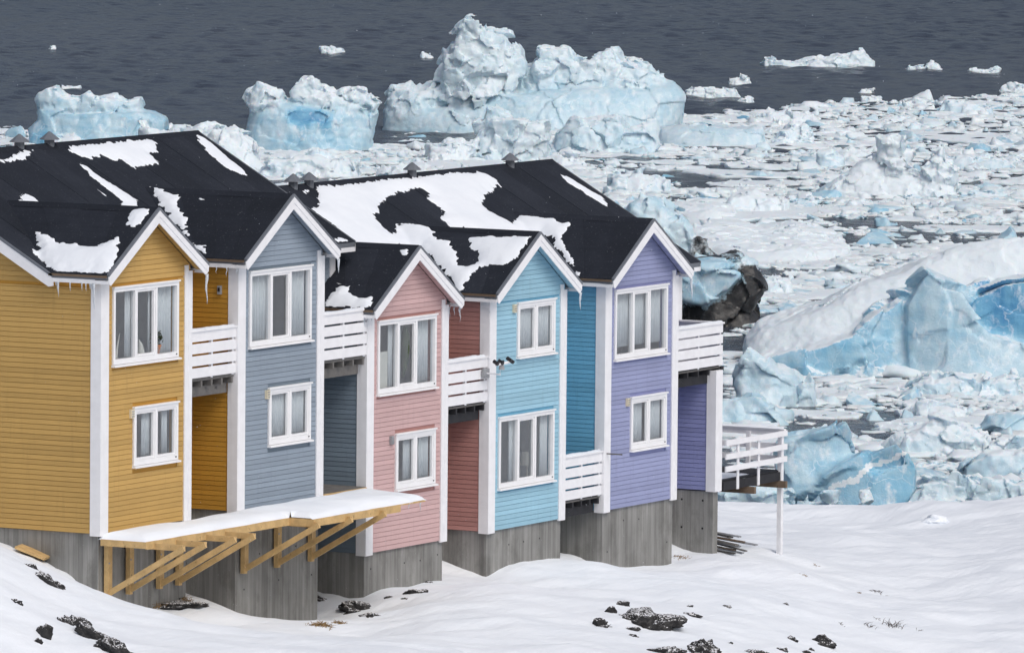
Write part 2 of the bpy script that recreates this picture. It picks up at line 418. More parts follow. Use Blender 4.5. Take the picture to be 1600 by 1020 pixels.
def tps_fit(P):
    n = len(P); K = _tps(((P[:, None, :2]-P[None, :, :2])**2).sum(-1))+np.eye(n)*.03
    A = np.zeros((n+3, n+3)); A[:n, :n] = K; A[:n, n] = 1; A[:n, n+1:] = P[:, :2]; A[n:, :n] = A[:n, n:].T
    return np.linalg.solve(A, np.concatenate([P[:, 2], np.zeros(3)]))
GW = tps_fit(G)
def ground_z(s_, t_, detail=True):
    s_ = np.asarray(s_, float); t_ = np.asarray(t_, float); sh = np.broadcast(s_, t_).shape
    S = np.broadcast_to(s_, sh).ravel(); T = np.broadcast_to(t_, sh).ravel()
    Sc = np.clip(S, -13, 16.5); Tc = np.clip(T, 122, 208)
    z = np.full(S.shape, GW[-3])+GW[-2]*Sc+GW[-1]*Tc
    for i in range(len(G)): z += GW[i]*_tps((Sc-G[i, 0])**2+(Tc-G[i, 1])**2)
    # beyond the brow the shore falls to the sea; towards the viewer the land climbs to his hill
    fall = np.clip(T-208-np.clip((S-55)/40, 0, 1)*700, 0, None); z = z-np.minimum(fall*.05+fall**2*.012, 26)  # unseen headland added on the right so window panes reflect snow
    near = np.clip((122-T)/110, 0, 1); z = z*(1-near)+near*6.0+np.clip(-T, 0, 400)*.12
    side = np.clip((np.abs(S)-30)/120, 0, 1); z = z+side*2*np.where(T < 150, 1, 0)
    if detail:
        a = np.clip((T-110)/20, 0, 1)*np.clip((240-T)/20, 0, 1)
        u = S*.8+T*.6; w = -S*.6+T*.8
        z = z+a*(.24*fbm(S*.36, T*.22, S*0+3.3, 3, 5)+.10*fbm(u*.4, w*1.3, S*0, 3, 9)+.035*fbm(u*1.1, w*3.6, S*0, 2, 21))
    return z.reshape(sh)
def ground_hit(x, y):
    R = np.arange(138, 212, .1); d = ray(x, y); k = R/math.hypot(d[0], d[1])
    P = CAM+d*k[:, None]; s_, t_ = (P-CAM)@RH, (P-CAM)@FH
    b = P[:, 2] < ground_z(s_, t_)
    i = int(np.argmax(b)) if b.any() else len(R)-1
    return P[i]
def build_ground():
    def axis(lo, hi, st_, far_lo, far_hi):
        core = list(np.arange(lo, hi, st_)); a = []; x = lo; d = st_
        while x > far_lo: d *= 1.35; x -= d; a.append(x)
        b = []; x = core[-1]; d = st_
        while x < far_hi: d *= 1.35; x += d; b.append(x)
        return np.array(a[::-1]+core+b)
    S = axis(-13.5, 16.5, .16, -3000, 3000); T = axis(140, 214, .2, -3000, 900)
    SS, TT = np.meshgrid(S, T, indexing='ij'); Z = ground_z(SS, TT)
    P = CAM[None, None]+SS[..., None]*RH+TT[..., None]*FH; P[..., 2] = Z
    n, m = SS.shape; idx = np.arange(n*m).reshape(n, m)
    F = np.stack([idx[:-1, :-1], idx[1:, :-1], idx[1:, 1:], idx[:-1, 1:]], -1).reshape(-1, 4)
    tag(np_mesh('snow_ground', P.reshape(-1, 3), F, M['snow']), kind='structure')
build_ground()

# ------------------------------------------------------------------ house builder
BH = .1032                                             # board spacing
BOARDS = {}
def siding(parent, mat, plane, pos, a0, a1, z0, z1, holes=(), limit=None, out=-1):
    """horizontal boards. plane 'Y': along x at y=pos; plane 'X': along y at x=pos; out = direction of the outer face"""
    k = 0
    while True:
        zb = z0+k*BH; zt = min(zb+BH-.009, z1); k += 1
        if zb > z1-.02: break
        lo = [a0, a0]; hi = [a1, a1]
        if limit:
            lb = limit(zb); lt = limit(zt)
            lo = [max(a0, lb[0]), max(a0, lt[0])]; hi = [min(a1, lb[1]), min(a1, lt[1])]
            if hi[0]-lo[0] < .04: continue
            if hi[1] < lo[1]: m = (hi[1]+lo[1])/2; hi[1] = lo[1] = m
        segs = [(lo, hi)]
        for (h0, h1, hz0, hz1) in holes:
            if zt > hz0 and zb < hz1:
                ns = []
                for l, h in segs:
                    if h0 > l[0]: ns.append((l, [h0, h0]))
                    if h1 < h[0]: ns.append(([h1, h1], h))
                segs = ns
        for l, h in segs:
            key = (plane, out, mat.name, round(h[0]-l[0], 3), round(l[1]-l[0], 3), round(h[1]-l[0], 3), round(zt-zb, 3))
            me = BOARDS.get(key)
            pr0, pr1 = .023*out, .017*out
            if me is None:
                v = []
                for d in (0, 1):
                    for (a, z, top) in ((0, 0, 0), (h[0]-l[0], 0, 0), (h[1]-l[0], zt-zb, 1), (l[1]-l[0], zt-zb, 1)):
                        q = 0 if d == 0 else (pr1 if top else pr0)
                        v.append((a, q, z) if plane == 'Y' else (q, a, z))
                f = [(0, 1, 2, 3), (7, 6, 5, 4), (0, 4, 5, 1), (1, 5, 6, 2), (2, 6, 7, 3), (3, 7, 4, 0)]
                o = mesh_obj('siding_board', v, f, mat, parent, False, True); BOARDS[key] = o.data
            else:
                o = bpy.data.objects.new('siding_board', me); COL.objects.link(o); o.parent = parent
            o.location = (l[0], pos, zb) if plane == 'Y' else (pos, l[0], zb)
def slab_with_holes(mb, x0, x1, y0, y1, z0, z1, holes):
    xs = sorted({x0, x1, *[h for q in holes for h in q[:2]]}); zs = sorted({z0, z1, *[h for q in holes for h in q[2:]]})
    for i in range(len(xs)-1):
        for j in range(len(zs)-1):
            cx, cz = (xs[i]+xs[i+1])/2, (zs[j]+zs[j+1])/2
            if not any(h[0] < cx < h[1] and h[2] < cz < h[3] for h in holes): mb.box(xs[i], xs[i+1], y0, y1, zs[j], zs[j+1])

def curtain(parent, x0, x1, z0, z1, y, amp=.025, wl_=.11, thin=0):
    n = max(6, int((x1-x0)/.02)); v = []; f = []
    for i in range(n+1):
        x = x0+(x1-x0)*i/n; ph = x/wl_*2*math.pi
        yy = y+amp*math.sin(ph)+.4*amp*math.sin(ph*2.3+1)
        v += [(x, yy, z0), (x+.006*math.sin(ph*.7), yy*.98+.02*y, z1)]
    for i in range(n): f.append((2*i, 2*i+2, 2*i+3, 2*i+1))
    o = mesh_obj('curtain', v, f, M['curtain'], parent, True)
    md = o.modifiers.new('th', 'SOLIDIFY'); md.thickness = .004
    return o
def window(house, x0, x1, z0, z1, panes, curtains=()):
    w = MB()
    fr = .075
    w.box(x0, x1, -.055, .06, z1-fr, z1); w.box(x0, x1, -.055, .06, z0, z0+fr+.03)
    w.box(x0, x0+fr, -.055, .06, z0+fr+.03, z1-fr); w.box(x1-fr, x1, -.055, .06, z0+fr+.03, z1-fr)
    root = w.build('window', M['pvc'], house)
    box('head_trim', M['pvc'], root, x0-.02, x1+.02, -.085, -.0, z1+.002, z1+.035)
    MB().prism([(-.115, z0-.05), (-.115, z0-.02), (-.0, z0+.0), (0, z0-.05)], 'X', x0-.03, x1+.03).build('sill', M['pvc'], root)
    xa, xb = x0+fr, x1-fr; za, zb = z0+fr+.03, z1-fr; pw = (xb-xa)/panes
    for i in range(1, panes):
        box('mullion', M['pvc'], root, xa+pw*i-.035, xa+pw*i+.035, -.05, .055, za, zb)
    for i in range(panes):
        l = xa+pw*i+(.035 if i else 0); r = xa+pw*(i+1)-(.035 if i < panes-1 else 0)
        if panes == 2 or i == 1:                       # opening sash
            s = MB(); q = .05
            s.box(l+.003, r-.003, -.035, .03, za+.003, za+q); s.box(l+.003, r-.003, -.035, .03, zb-q, zb-.003)
            s.box(l+.003, l+q, -.035, .03, za+q, zb-q); s.box(r-q, r-.003, -.035, .03, za+q, zb-q)
            s.build('sash', M['pvc'], root); l += q; r -= q; p0, p1 = za+q, zb-q
        else: p0, p1 = za, zb
        mesh_obj('pane', [(l, .012, p0), (r, .012, p0), (r, .012, p1), (l, .012, p1)], [(0, 1, 2, 3)], M['glass'], root)
    box('latch', M['black'], root, x1-.115, x1-.085, -.07, -.056, z0+.05, z0+.075)
    # the room seen through the glass
    X0, X1, Z0, Z1, D = max(.17, x0-.8), 3.3, z0-.35, z1+.15, 1.3
    v = [(X0, .161, Z0), (X1, .161, Z0), (X1, .161, Z1), (X0, .161, Z1), (X0, D, Z0), (X1, D, Z0), (X1, D, Z1), (X0, D, Z1)]
    mesh_obj('room', v, [(4, 7, 6, 5), (0, 3, 7, 4), (1, 5, 6, 2), (0, 4, 5, 1), (3, 2, 6, 7)], M['room'], root)
    for (c0, c1, cz, cy) in curtains:
        curtain(root, xa+(xb-xa)*c0, xa+(xb-xa)*c1, za-.02+(zb-za)*cz, zb+.03, cy)
    return root

def felt(parent, quad, n, along01=True, th=.009, name='roofing_sheet'):
    """strips of roofing felt lying on a quad a,b,c,d (a->b eave, d->c ridge); n strips, each lapping the next"""
    a, b, c, d = [Vector(q) for q in quad]; nor = (b-a).cross(d-a).normalized()
    if nor.z < 0: nor = -nor
    for i in range(n):
        u0, u1 = i/n, min(1, (i+1)/n+.012)
        P = [a.lerp(b, u0), a.lerp(b, u1), d.lerp(c, u1), d.lerp(c, u0)]
        lift = .003+.006*(i % 2)
        v = [tuple(p+nor*lift) for p in P]+[tuple(p+nor*(lift+th)) for p in P]
        mesh_obj(name, v, [(0, 3, 2, 1), (4, 5, 6, 7), (0, 1, 5, 4), (1, 2, 6, 5), (2, 3, 7, 6), (3, 0, 4, 7)], M['roof'], parent, False, True)
def slab(quad, th, name, mat, parent):
    P = [Vector(q) for q in quad]; v = [tuple(p) for p in P]+[(p.x, p.y, p.z-th) for p in P]
    return mesh_obj(name, v, [(0, 1, 2, 3), (7, 6, 5, 4), (0, 4, 5, 1), (1, 5, 6, 2), (2, 6, 7, 3), (3, 7, 4, 0)], mat, parent, False, True)

BIG = (.43, 2.975, 3.405, 4.955); SMALL = (1.245, 2.975, 1.285, 2.46)
HOUSES = []
def house(i, colour, nxt_gap, big, small, cur_big, cur_small, last=False, first=False):
    X, Z = HX[i], HZ[i]
    h = empty('terraced_house', (X, HY[i], Z)); HOUSES.append(h)
    pm, gm = M[colour], M[colour+'_gap']
    W = WID; P = (HX[i+1]-X) if i < 4 else 5.43
    xc = W/2
    bx0, bx1 = (b-X for b in XB[0 if i < 2 else 1])
    endR = (i in (1, 4)); endL = (i == 0)
    ml = bx0 if i in (0, 2) else 0.0-EV*0; mr = bx1 if endR else P
    wallL = 0 if i == 0 else (ml if i != 2 else bx0); wallR = bx1-.27 if endR else P
    top = lambda x: ZP-CS*abs(x-xc)-.13
    # ---- front wall of the gabled bay
    fw = MB(); holes = [big, small]
    slab_with_holes(fw, .02, W-.02, .001, .16, 0, ZE-.13, [(b[0]+.02, b[1]-.02, b[2]+.02, b[3]-.02) for b in holes])
    fw.prism([(.02, ZE-.13), (W-.02, ZE-.13), (W-.02, top(W-.02)), (xc, ZP-.13), (.02, top(.02))], 'Y', .001, .16)
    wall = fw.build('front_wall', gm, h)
    hl = [(b[0]-.012, b[1]+.012, b[2]-.06, b[3]+.045) for b in holes]
    lim = lambda z: (xc-(ZP-.14-z)/CS, xc+(ZP-.14-z)/CS)
    siding(wall, pm, 'Y', 0.0, .275, W-.255, .0, ZE-.25, hl)
    rows = int((ZE-.25)/BH)+1
    siding(wall, pm, 'Y', 0.0, .02, W-.02, rows*BH, ZP-.14, (), lim)
    # corner boards
    cb = MB().box(-.0, .16, -.05, .002, -.05, ZE-.10).box(.1605, .272, -.044, .002, -.05, ZE-.02).build('corner_board', M['white'], h)
    MB().box(W-.25, W-.115, -.044, .002, -.04, ZE+.0).box(W-.1145, W+.012, -.05, .002, -.04, ZE-.12).build('corner_board', M['white'], h)
    box('corner_board', M['white'], h, W+.0125, W+.03, -.05, .16, -.04, ZE-.12)
    s0 = MB().box(-.046, -.0005, -.05, .115, -.05, ZE-.13).box(-.04, -.0005, .1155, .2, -.05, ZE-.13); s0.build('corner_board', M['white'], h)
    # ---- side of the bay to the left (it belongs to the loggia of the neighbour, except at the row's end)
    sw = MB()
    if endL:
        yb = 2*YR-YM-.35
        poly = [(.16, 0), (yb, 0), (yb, ZM-.0), (YR, ZR-.14), (YM+.15, ZM-.1), (.16, ZM-.1)]
        wl_ = sw.prism(poly, 'X', .001, .16).build('side_wall', gm, h)
        siding(wl_, pm, 'X', 0.0, .2, yb, 0, ZM-.22)
        r2 = int((ZM-.22)/BH)+1
        siding(wl_, pm, 'X', 0.0, .2, yb, r2*BH, ZR-.3, (), lambda z: (YR-(ZR-.16-z)/MS, YR+(ZR-.16-z)/MS))
    # ---- right-hand side of the bay
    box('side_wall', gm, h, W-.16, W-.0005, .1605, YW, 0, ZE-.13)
    # ---- loggia wall opposite (left side of the next bay), in this house's paint with the recess shade put in
    if not last:
        dz = HZ[i+1]-Z; o_y = HY[i+1]-HY[i]
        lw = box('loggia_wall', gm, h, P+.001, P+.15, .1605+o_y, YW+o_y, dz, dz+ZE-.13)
        siding(lw, gm, 'X', P, .2+o_y, YW+o_y, dz, dz+ZE-.2)
    # ---- main body behind
    mb = MB(); wl0 = .16 if i == 0 else (bx0+.15 if i == 2 else .0)
    mb.box(wl0 if i == 0 else max(wl0, -.0), wallR, YW+.03, YW+.16, -.0, ZM-.0+.05)
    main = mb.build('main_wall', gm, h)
    if endR:
        siding(main, pm, 'Y', YW+.03, W+.05, wallR-.2, 0 if i == 1 else 2.6, ZM-.05)
        box('corner_board', M['white'], h, wallR-.2, wallR+.012, YW-.02, YW+.03, .0 if i == 1 else 2.6, ZM+.02)
        MB().prism([(YW+.161, -.0), (2*YR-YM-.35, 0), (2*YR-YM-.35, ZM), (YR, ZR-.14), (YW+.161, ZM+.09)], 'X', wallR-.16, wallR).build('end_wall', pm, h)
    box('back_wall', pm, h, .16 if i == 0 else ml+.02, wallR-.17, 2*YR-YM-.5, 2*YR-YM-.35, 0, ZM)
    # ---- foundation
    fz = -6 if i < 2 else -4.6
    fm = MB()
    fm.box(.035, W-.035, .035, YW+.1, fz, -.012)
    fm.box(.035 if i == 0 else (ml+.05 if i == 2 else -.05), (wallR if endR else P), YW+.1005, 2*YR-YM-.4, fz, -.014)
    fo = fm.build('foundation', M['concrete'], h)
    for fx in np.arange(.35, W-.2, .72):
        for fzz in (-.35, -1.0, -1.65):
            if random.random() < .75:
                q = fx+random.uniform(-.05, .05); zz = fzz+random.uniform(-.04, .04)
                MB().tube([(q, .0345, zz), (q, .030, zz)], .021, 7).build('tie_hole', M['black'], fo)
    # ---- roofs
    e0 = -EV; e1 = W+EV; yv0 = YM+(ZE-ZM)/MS; yv1 = YM+(ZP-ZM)/MS
    rl = [(e0, -OV, ZE), (xc, -OV, ZP), (xc, yv1+.1, ZP), (e0, yv0+.05, ZE)]
    rr = [(xc, -OV, ZP), (e1, -OV, ZE), (e1, yv0+.05, ZE), (xc, yv1+.1, ZP)]
    ro = slab(rl, .09, 'gable_roof', M['edge'], h); slab(rr, .09, 'gable_roof', M['edge'], h)
    n = 4
    # strips run from ridge to eave, side by side along y
    felt(ro, [(e0, yv0+.05, ZE), (e0, -OV+.03, ZE), (xc, -OV+.03, ZP), (xc, yv1+.1, ZP)], n)
    felt(ro, [(e1, -OV+.03, ZE), (e1, yv0+.05, ZE), (xc, yv1+.1, ZP), (xc, -OV+.03, ZP)], n)
    MB().prism([(xc-.14, ZP-.085+.02), (xc, ZP+.02), (xc+.14, ZP-.085+.02), (xc, ZP+.03+.012)], 'Y', -OV+.02, yv1).build('ridge_felt', M['roof'], ro)
    # metal verge strips and fascia boards
    for sgn in (-1, 1):
        xe = xc+sgn*(W/2+EV)
        def off(k, xx): return ZP-CS*abs(xx-xc)+k
        MB().prism([(xc, ZP+.035), (xe, ZE+.035), (xe, ZE-.02), (xc, ZP-.02)], 'Y', -OV-.03, -OV+.028).build('verge_strip', M['edge'], h)
        MB().prism([(xc, ZP-.022), (xe, ZE-.022), (xe-sgn*.02, ZE-.15), (xc, ZP-.15)], 'Y', -OV-.022, -OV+.012).build('fascia_board', M['white'], h)
        MB().prism([(xc, ZP-.1505), (xe-sgn*.02, ZE-.1505), (xe-sgn*.10, ZE-.205), (xc, ZP-.285)], 'Y', -OV-.010, -OV+.012).build('fascia_board', M['white'], h)
        # soffit boards under the overhang
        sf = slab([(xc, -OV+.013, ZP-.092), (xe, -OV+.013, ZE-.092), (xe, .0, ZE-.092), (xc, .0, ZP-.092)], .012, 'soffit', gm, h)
        L = W/2+EV; nb = 18
        for k in range(nb):
            x_a = xc+sgn*L*(k+.02)/nb; x_b = xc+sgn*L*(k+.86)/nb
            za, zb = ZP-.105-CS*abs(x_a-xc), ZP-.105-CS*abs(x_b-xc)
            MB().prism([(x_a, za), (x_b, zb), (x_b, zb-.022), (x_a, za-.012)], 'Y', -OV+.014, -.028).build('soffit_board', pm, sf)
        # eave fascia along the side of the bay
        MB().box(min(xe, xe-sgn*.03), max(xe, xe-sgn*.03), -OV+.013, yv0, ZE-.175, ZE-.092).build('eave_board', M['white'], h)
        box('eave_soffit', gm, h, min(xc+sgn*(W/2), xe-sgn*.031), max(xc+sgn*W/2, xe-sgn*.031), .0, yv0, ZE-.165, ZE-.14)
        box('drip_edge', M['brownwood'], h, min(xe-sgn*.0, xe+sgn*.02), max(xe, xe+sgn*.02), -OV+.03, yv0, ZE-.05, ZE-.0)
    # main roof
    mq = [(ml, YM, ZM), (mr, YM, ZM), (mr, YR, ZR), (ml, YR, ZR)]
    mr_o = slab(mq, .1, 'main_roof', M['edge'], h)
    slab([(ml, 2*YR-YM, ZM), (mr, 2*YR-YM, ZM), (mr, YR, ZR), (ml, YR, ZR)], .1, 'main_roof', M['roof'], h)
    felt(mr_o, mq, max(4, int(round((mr-ml)/.95))))
    MB().prism([(YR-.16, ZR-.09+.014), (YR, ZR+.014), (YR+.16, ZR-.09+.014), (YR, ZR+.05)], 'X', ml, mr).build('ridge_felt', M['roof'], mr_o)
    for e_, on in ((ml, endL), (mr, endR)):
        if on:
            sg = -1 if e_ == ml else 1
            MB().prism([(YM, ZM+.03), (YR, ZR+.03), (YR, ZR-.03), (YM, ZM-.03)], 'X', e_-.02 if sg < 0 else e_-.01, e_+.01 if sg < 0 else e_+.02).build('verge_strip', M['edge'], h)
            MB().prism([(YM, ZM-.031), (YR, ZR-.031), (YR, ZR-.30), (YM+.1, ZM-.22), (YM, ZM-.20)], 'X', e_-.012 if sg < 0 else e_-.03, e_+.03 if sg < 0 else e_+.012).build('fascia_board', M['white'], h)
            MB().prism([(YR, ZR-.031), (2*YR-YM, ZM-.031), (2*YR-YM, ZM-.24), (YR, ZR-.30)], 'X', e_-.012 if sg < 0 else e_-.03, e_+.03 if sg < 0 else e_+.012).build('fascia_board', M['white'], h)
            slab([(min(e_, e_-sg*.26), YM+.02, ZM-.10), (max(e_, e_-sg*.26), YM+.02, ZM-.10), (max(e_, e_-sg*.26), YR, ZR-.11), (min(e_, e_-sg*.26), YR, ZR-.11)], .03, 'soffit', pm, h)
    box('eave_board', M['white'], h, W+EV+.001, mr-(.04 if endR else EV), YM+.0, YM+.03, ZM-.2, ZM-.1)
    # windows, small wall vent
    window(h, *big, 3, cur_big); window(h, *small, 2, cur_small)
    return h

def shift(b, z): return (b[0], b[1], z, z+b[3]-b[2])
h0 = house(0, 'yellow', None, BIG, SMALL, [(.68, 1.0, 0, .09), (.25, .32, 0, .09), (.60, .64, 0, .09)], [(.28, .46, 0, .09), (.76, .92, 0, .09)], first=True)
h1 = house(1, 'grey', None, BIG, SMALL, [(0, .35, 0, .09), (.68, 1, 0, .09)], [(0, .5, 0, .08), (.5, 1, 0, .08)])
h2 = house(2, 'pink', None, BIG, SMALL, [(.26, .32, 0, .10), (.72, 1, 0, .12), (.38, .46, 0, .10)], [(.3, .48, 0, .09), (.72, 1, 0, .09)])
h3 = house(3, 'blue', None, shift(BIG, .92), shift(SMALL, 3.785), [(.24, .33, 0, .09), (.84, 1, 0, .09), (.66, .74, 0, .09)], [(0, .5, 0, .08), (.5, 1, 0, .08)])
h4 = house(4, 'violet', None, BIG, SMALL, [(.0, 1, .12, .11)], [(0, .42, .0, .09), (.56, 1, 0, .09)], last=True)
for h, l in zip(HOUSES, ['mustard yellow terraced house with white trim at the left end of the row', 'slate grey-blue terraced house between the yellow and the pink house',
                         'dusty pink terraced house, lowest gable of the row', 'sky blue terraced house with its large window on the lower floor',
                         'lavender violet terraced house at the right end, with the upper balcony facing the ice']):
    tag(h, l, 'house', 'row of painted terraced houses')
# small vents on the walls
for k, (h, x, z, m) in enumerate([(h0, 1.16, 2.36, 'cream'), (h1, 1.17, 2.36, 'cream'), (h2, 1.05, 2.37, 'galv'), (h3, 1.09, 4.87, 'cream'), (h4, 1.075, 2.39, 'cream')]):
    b = box('wall_vent', M[m], h, x-.06, x+.06, -.08, -.02, z-.09, z+.09)
    for q in range(3): box('louvre', M['galv'], b, x-.045, x+.045, -.09, -.081, z-.06+q*.05, z-.04+q*.05)
b = box('vent_box', M['galv'], h0, PIT-.09, PIT-.026, .36, .44, 4.52, 4.70); box('vent_front', M['black'], b, PIT-.096, PIT-.0905, .375, .425, 4.58, 4.66)  # galvanised vent box with a dark front, on the loggia wall
# violet house: fin wall and concrete pier at the end of its loggia
X5 = 5.47
fin = box('fin_wall', M['violet_gap'], h4, X5+.001, X5+.24, .05, 1.5, 0.0, 2.78)
siding(fin, M['violet_gap'], 'X', X5, .2, 1.5, 0, 2.78)
MB().box(X5-.046, X5-.0005, -.05, .115, -.03, 2.80).box(X5-.04, X5-.0005, .1155, .2, -.03, 2.80).box(X5, X5+.285, -.05, .049, -.03, 2.80).build('corner_board', M['white'], h4)
pier = box('pier', M['concrete'], h4, X5+.01, X5+.25, .03, 1.6, -4.4, -.031)
for yy in (.3, .85):
    for zz in (-.25, -.9, -1.55): MB().tube([(X5+.0095, yy, zz), (X5+.005, yy, zz)], .026, 8).build('tie_hole', M['black'], pier)

# ------------------------------------------------------------------ balconies (parts of their house)
def balcony(h, x0, x1, zt, y=.03, side=False, dark=True, snow=True):
    """solid board parapet: four wide boards with slots, cap, studs behind, deck on joists"""
    root = box('balcony', M['oldwood'], h, x0, x1, y+.02, YW, zt-1.06, zt-1.02)
    bh, gp = .205, .045
    for k in range(4):
        z1 = zt-.03-k*(bh+gp); box('rail_board', M['white'], root, x0-.0, x1+.0, y-.03, y-.002, z1-bh, z1)
    box('rail_cap', M['white'], root, x0, x1+(.03 if side else 0), y-.06, y+.08, zt-.029, zt+.008)
    for xx in (x0+.07, (x0+x1)/2, x1-.07): box('rail_post', M['white'], root, xx-.035, xx+.035, y-.0015, y+.06, zt-1.02, zt-.03)
    n = 7
    for k in range(n):
        yy = y+.02+(YW-y-.05)*k/n; box('deck_plank', M['oldwood' if not dark else 'darkwood'], root, x0, x1, yy, yy+(YW-y-.05)/n-.012, zt-1.019, zt-.99)
    jm = M['darkwood' if dark else 'oldwood']
    for k in range(5):
        xx = x0+.1+(x1-x0-.2)*k/4; box('joist', jm, root, xx-.03, xx+.03, y+.0, YW, zt-1.19, zt-1.061)
    box('beam', jm, root, x0, x1-.05, y+.16, y+.24, zt-1.40, zt-1.191)
    if side:
        for k in range(4):
            z1 = zt-.03-k*(bh+gp); box('rail_board', M['white'], root, x1-.0, x1+.028, y+.0, 1.55, z1-bh, z1)
        box('rail_cap', M['white'], root, x1-.08, x1+.06, y+.081, 1.6, zt-.0285, zt+.0085)
        box('edge_board', jm, root, x1-.05, x1+.06, y-.03, 1.55, zt-1.13, zt-1.0205+.0)
    return root
balcony(h0, WID+.035, PIT-.05, 3.885, dark=False); balcony(h1, WID+.035, PIT+.01, 3.885, dark=False)
balcony(h2, WID+.035, PIT-.05, 3.885); balcony(h3, WID+.035, PIT-.07, 1.365)
balcony(h4, WID+.035, 5.83, 3.90, side=True)
low = box('entry_deck', M['oldwood'], h1, WID+.04, PIT+.01, .02, YW, -.02, .03)
for k in range(6): box('deck_plank', M['oldwood'], low, WID+.04, PIT+.01, .0+k*.2, .18+k*.2, .031, .06)
box('edge_board', M['timber'], low, WID+.04, PIT+.01, -.03, -.0, -.06, .05)

# ------------------------------------------------------------------ roof vents
def vent(h, X):
    x = X-h.location.x; z = ZR+.02; y = YR-h.location.y+.0
    base = MB().tube([(x, y, z-.10), (x, y, z+.13)], .11, 8).build('roof_vent', M['edge'], h)
    MB().tube([(x, y, z+.10), (x, y, z+.12), (x, y, z+.27)], [.22, .21, .02], 8).build('vent_cap', M['edge'], base)
for h, X in ((h0, 4.75), (h1, 5.93), (h2, 16.1), (h3, 16.8), (h3, 21.45), (h4, 26.08)): vent(h, X)

# ------------------------------------------------------------------ snow lying on the roofs
def roof_h(X, Y, blk):
    X = np.asarray(X, float); Y = np.asarray(Y, float)
    i0, i1 = ((0, 2), (2, 5))[blk]; Y = Y-(0 if blk == 0 else .044); zb = HZ[i0]
    z = np.where((Y >= YM) & (Y <= YR+.0) & (X >= XB[blk][0]) & (X <= XB[blk][1]), ZR-MS*(YR-Y), -99)
    z = np.where((Y > YR) & (Y < 2*YR-YM), ZR-MS*(Y-YR), z)
    for i in range(i0, i1):
        xc = HX[i]+WID/2; c = ZP-CS*np.abs(X-xc)
        z = np.maximum(z, np.where((np.abs(X-xc) <= WID/2+EV) & (Y >= -OV) & (Y < 3.6), c, -99))
    return z+zb
def roof_hit(x, y, blk):
    R = np.arange(150, 205, .02); d = ray(x, y); P = CAM+d*(R/math.hypot(d[0], d[1]))[:, None]
    b = (P[:, 2] < roof_h(P[:, 0], P[:, 1], blk)) & (P[:, 2] > roof_h(P[:, 0], P[:, 1], blk)-.6)
    if not b.any(): return None
    return P[int(np.argmax(b))]
def poly_dist(px, py, poly):
    """signed distance to polygon, negative inside"""
    d = np.full(px.shape, 1e9); ins = np.zeros(px.shape, bool); n = len(poly)
    for i in range(n):
        ax, ay = poly[i]; bx, by = poly[(i+1) % n]; ex, ey = bx-ax, by-ay; l2 = ex*ex+ey*ey+1e-12
        t = np.clip(((px-ax)*ex+(py-ay)*ey)/l2, 0, 1); d = np.minimum(d, (px-ax-t*ex)**2+(py-ay-t*ey)**2)
        c = ((ay > py) != (by > py)); xi = ax+(py-ay)/np.where(abs(ey) < 1e-12, 1e-12, ey)*ex
        ins ^= c & (px < xi)
    d = np.sqrt(d); return np.where(ins, -d, d)
def snow_patch(poly, blk, th, label, holes=(), cell=.035, rag=.075, name='snow_patch'):
    def conv(pl): return [(h_[0], h_[1]) for h_ in (roof_hit(x, y, blk) for x, y in pl) if h_ is not None]
    pl = conv(poly); hs_ = [conv(q) for q in holes]
    A = np.array(pl); lo = A.min(0)-.15; hi = A.max(0)+.15
    if (hi-lo).max() > 8: cell = .05
    xs = np.arange(lo[0], hi[0], cell); ys = np.arange(lo[1], hi[1], cell); X, Y = np.meshgrid(xs, ys, indexing='ij')
    d = poly_dist(X, Y, pl)
    for q in hs_: d = np.maximum(d, -poly_dist(X, Y, q))
    # wind-torn edge: streaks run down the slope
    d = d+rag*fbm(X*7, Y*1.6, X*0, 3, 3)+rag*.9*fbm(X*19, Y*7, X*0, 2, 8)
    z = roof_h(X, Y, blk); ok = (d < .03) & (z > -20)
    t = np.clip(-d, 0, None)
    hgt = .75*th*(1-np.exp(-t/.16))*(1+.35*fbm(X*1.3, Y*1.3, X*0, 3, 6))+.012
    hgt = np.where(d < 0, hgt, -.02)
    Zt = z+hgt
    n, m = X.shape; idx = -np.ones((n, m), int); q = ok[:-1, :-1] & ok[1:, :-1] & ok[1:, 1:] & ok[:-1, 1:]
    zz = np.stack([z[:-1, :-1], z[1:, :-1], z[1:, 1:], z[:-1, 1:]]); q &= (zz.max(0)-zz.min(0)) < .25
    use = np.zeros((n, m), bool)
    for a, b in ((0, 0), (1, 0), (1, 1), (0, 1)): use[a:n-1+a, b:m-1+b] |= q
    if not q.any(): return
    idx[use] = np.arange(use.sum()); V = np.stack([X[use], Y[use], Zt[use]], -1)
    F = np.stack([idx[:-1, :-1][q], idx[1:, :-1][q], idx[1:, 1:][q], idx[:-1, 1:][q]], -1)
    o = np_mesh(name, V-V.mean(0)*0, F, M['roof_snow']); tag(o, label, 'snow', 'snow patches left on the roofs')
    return o
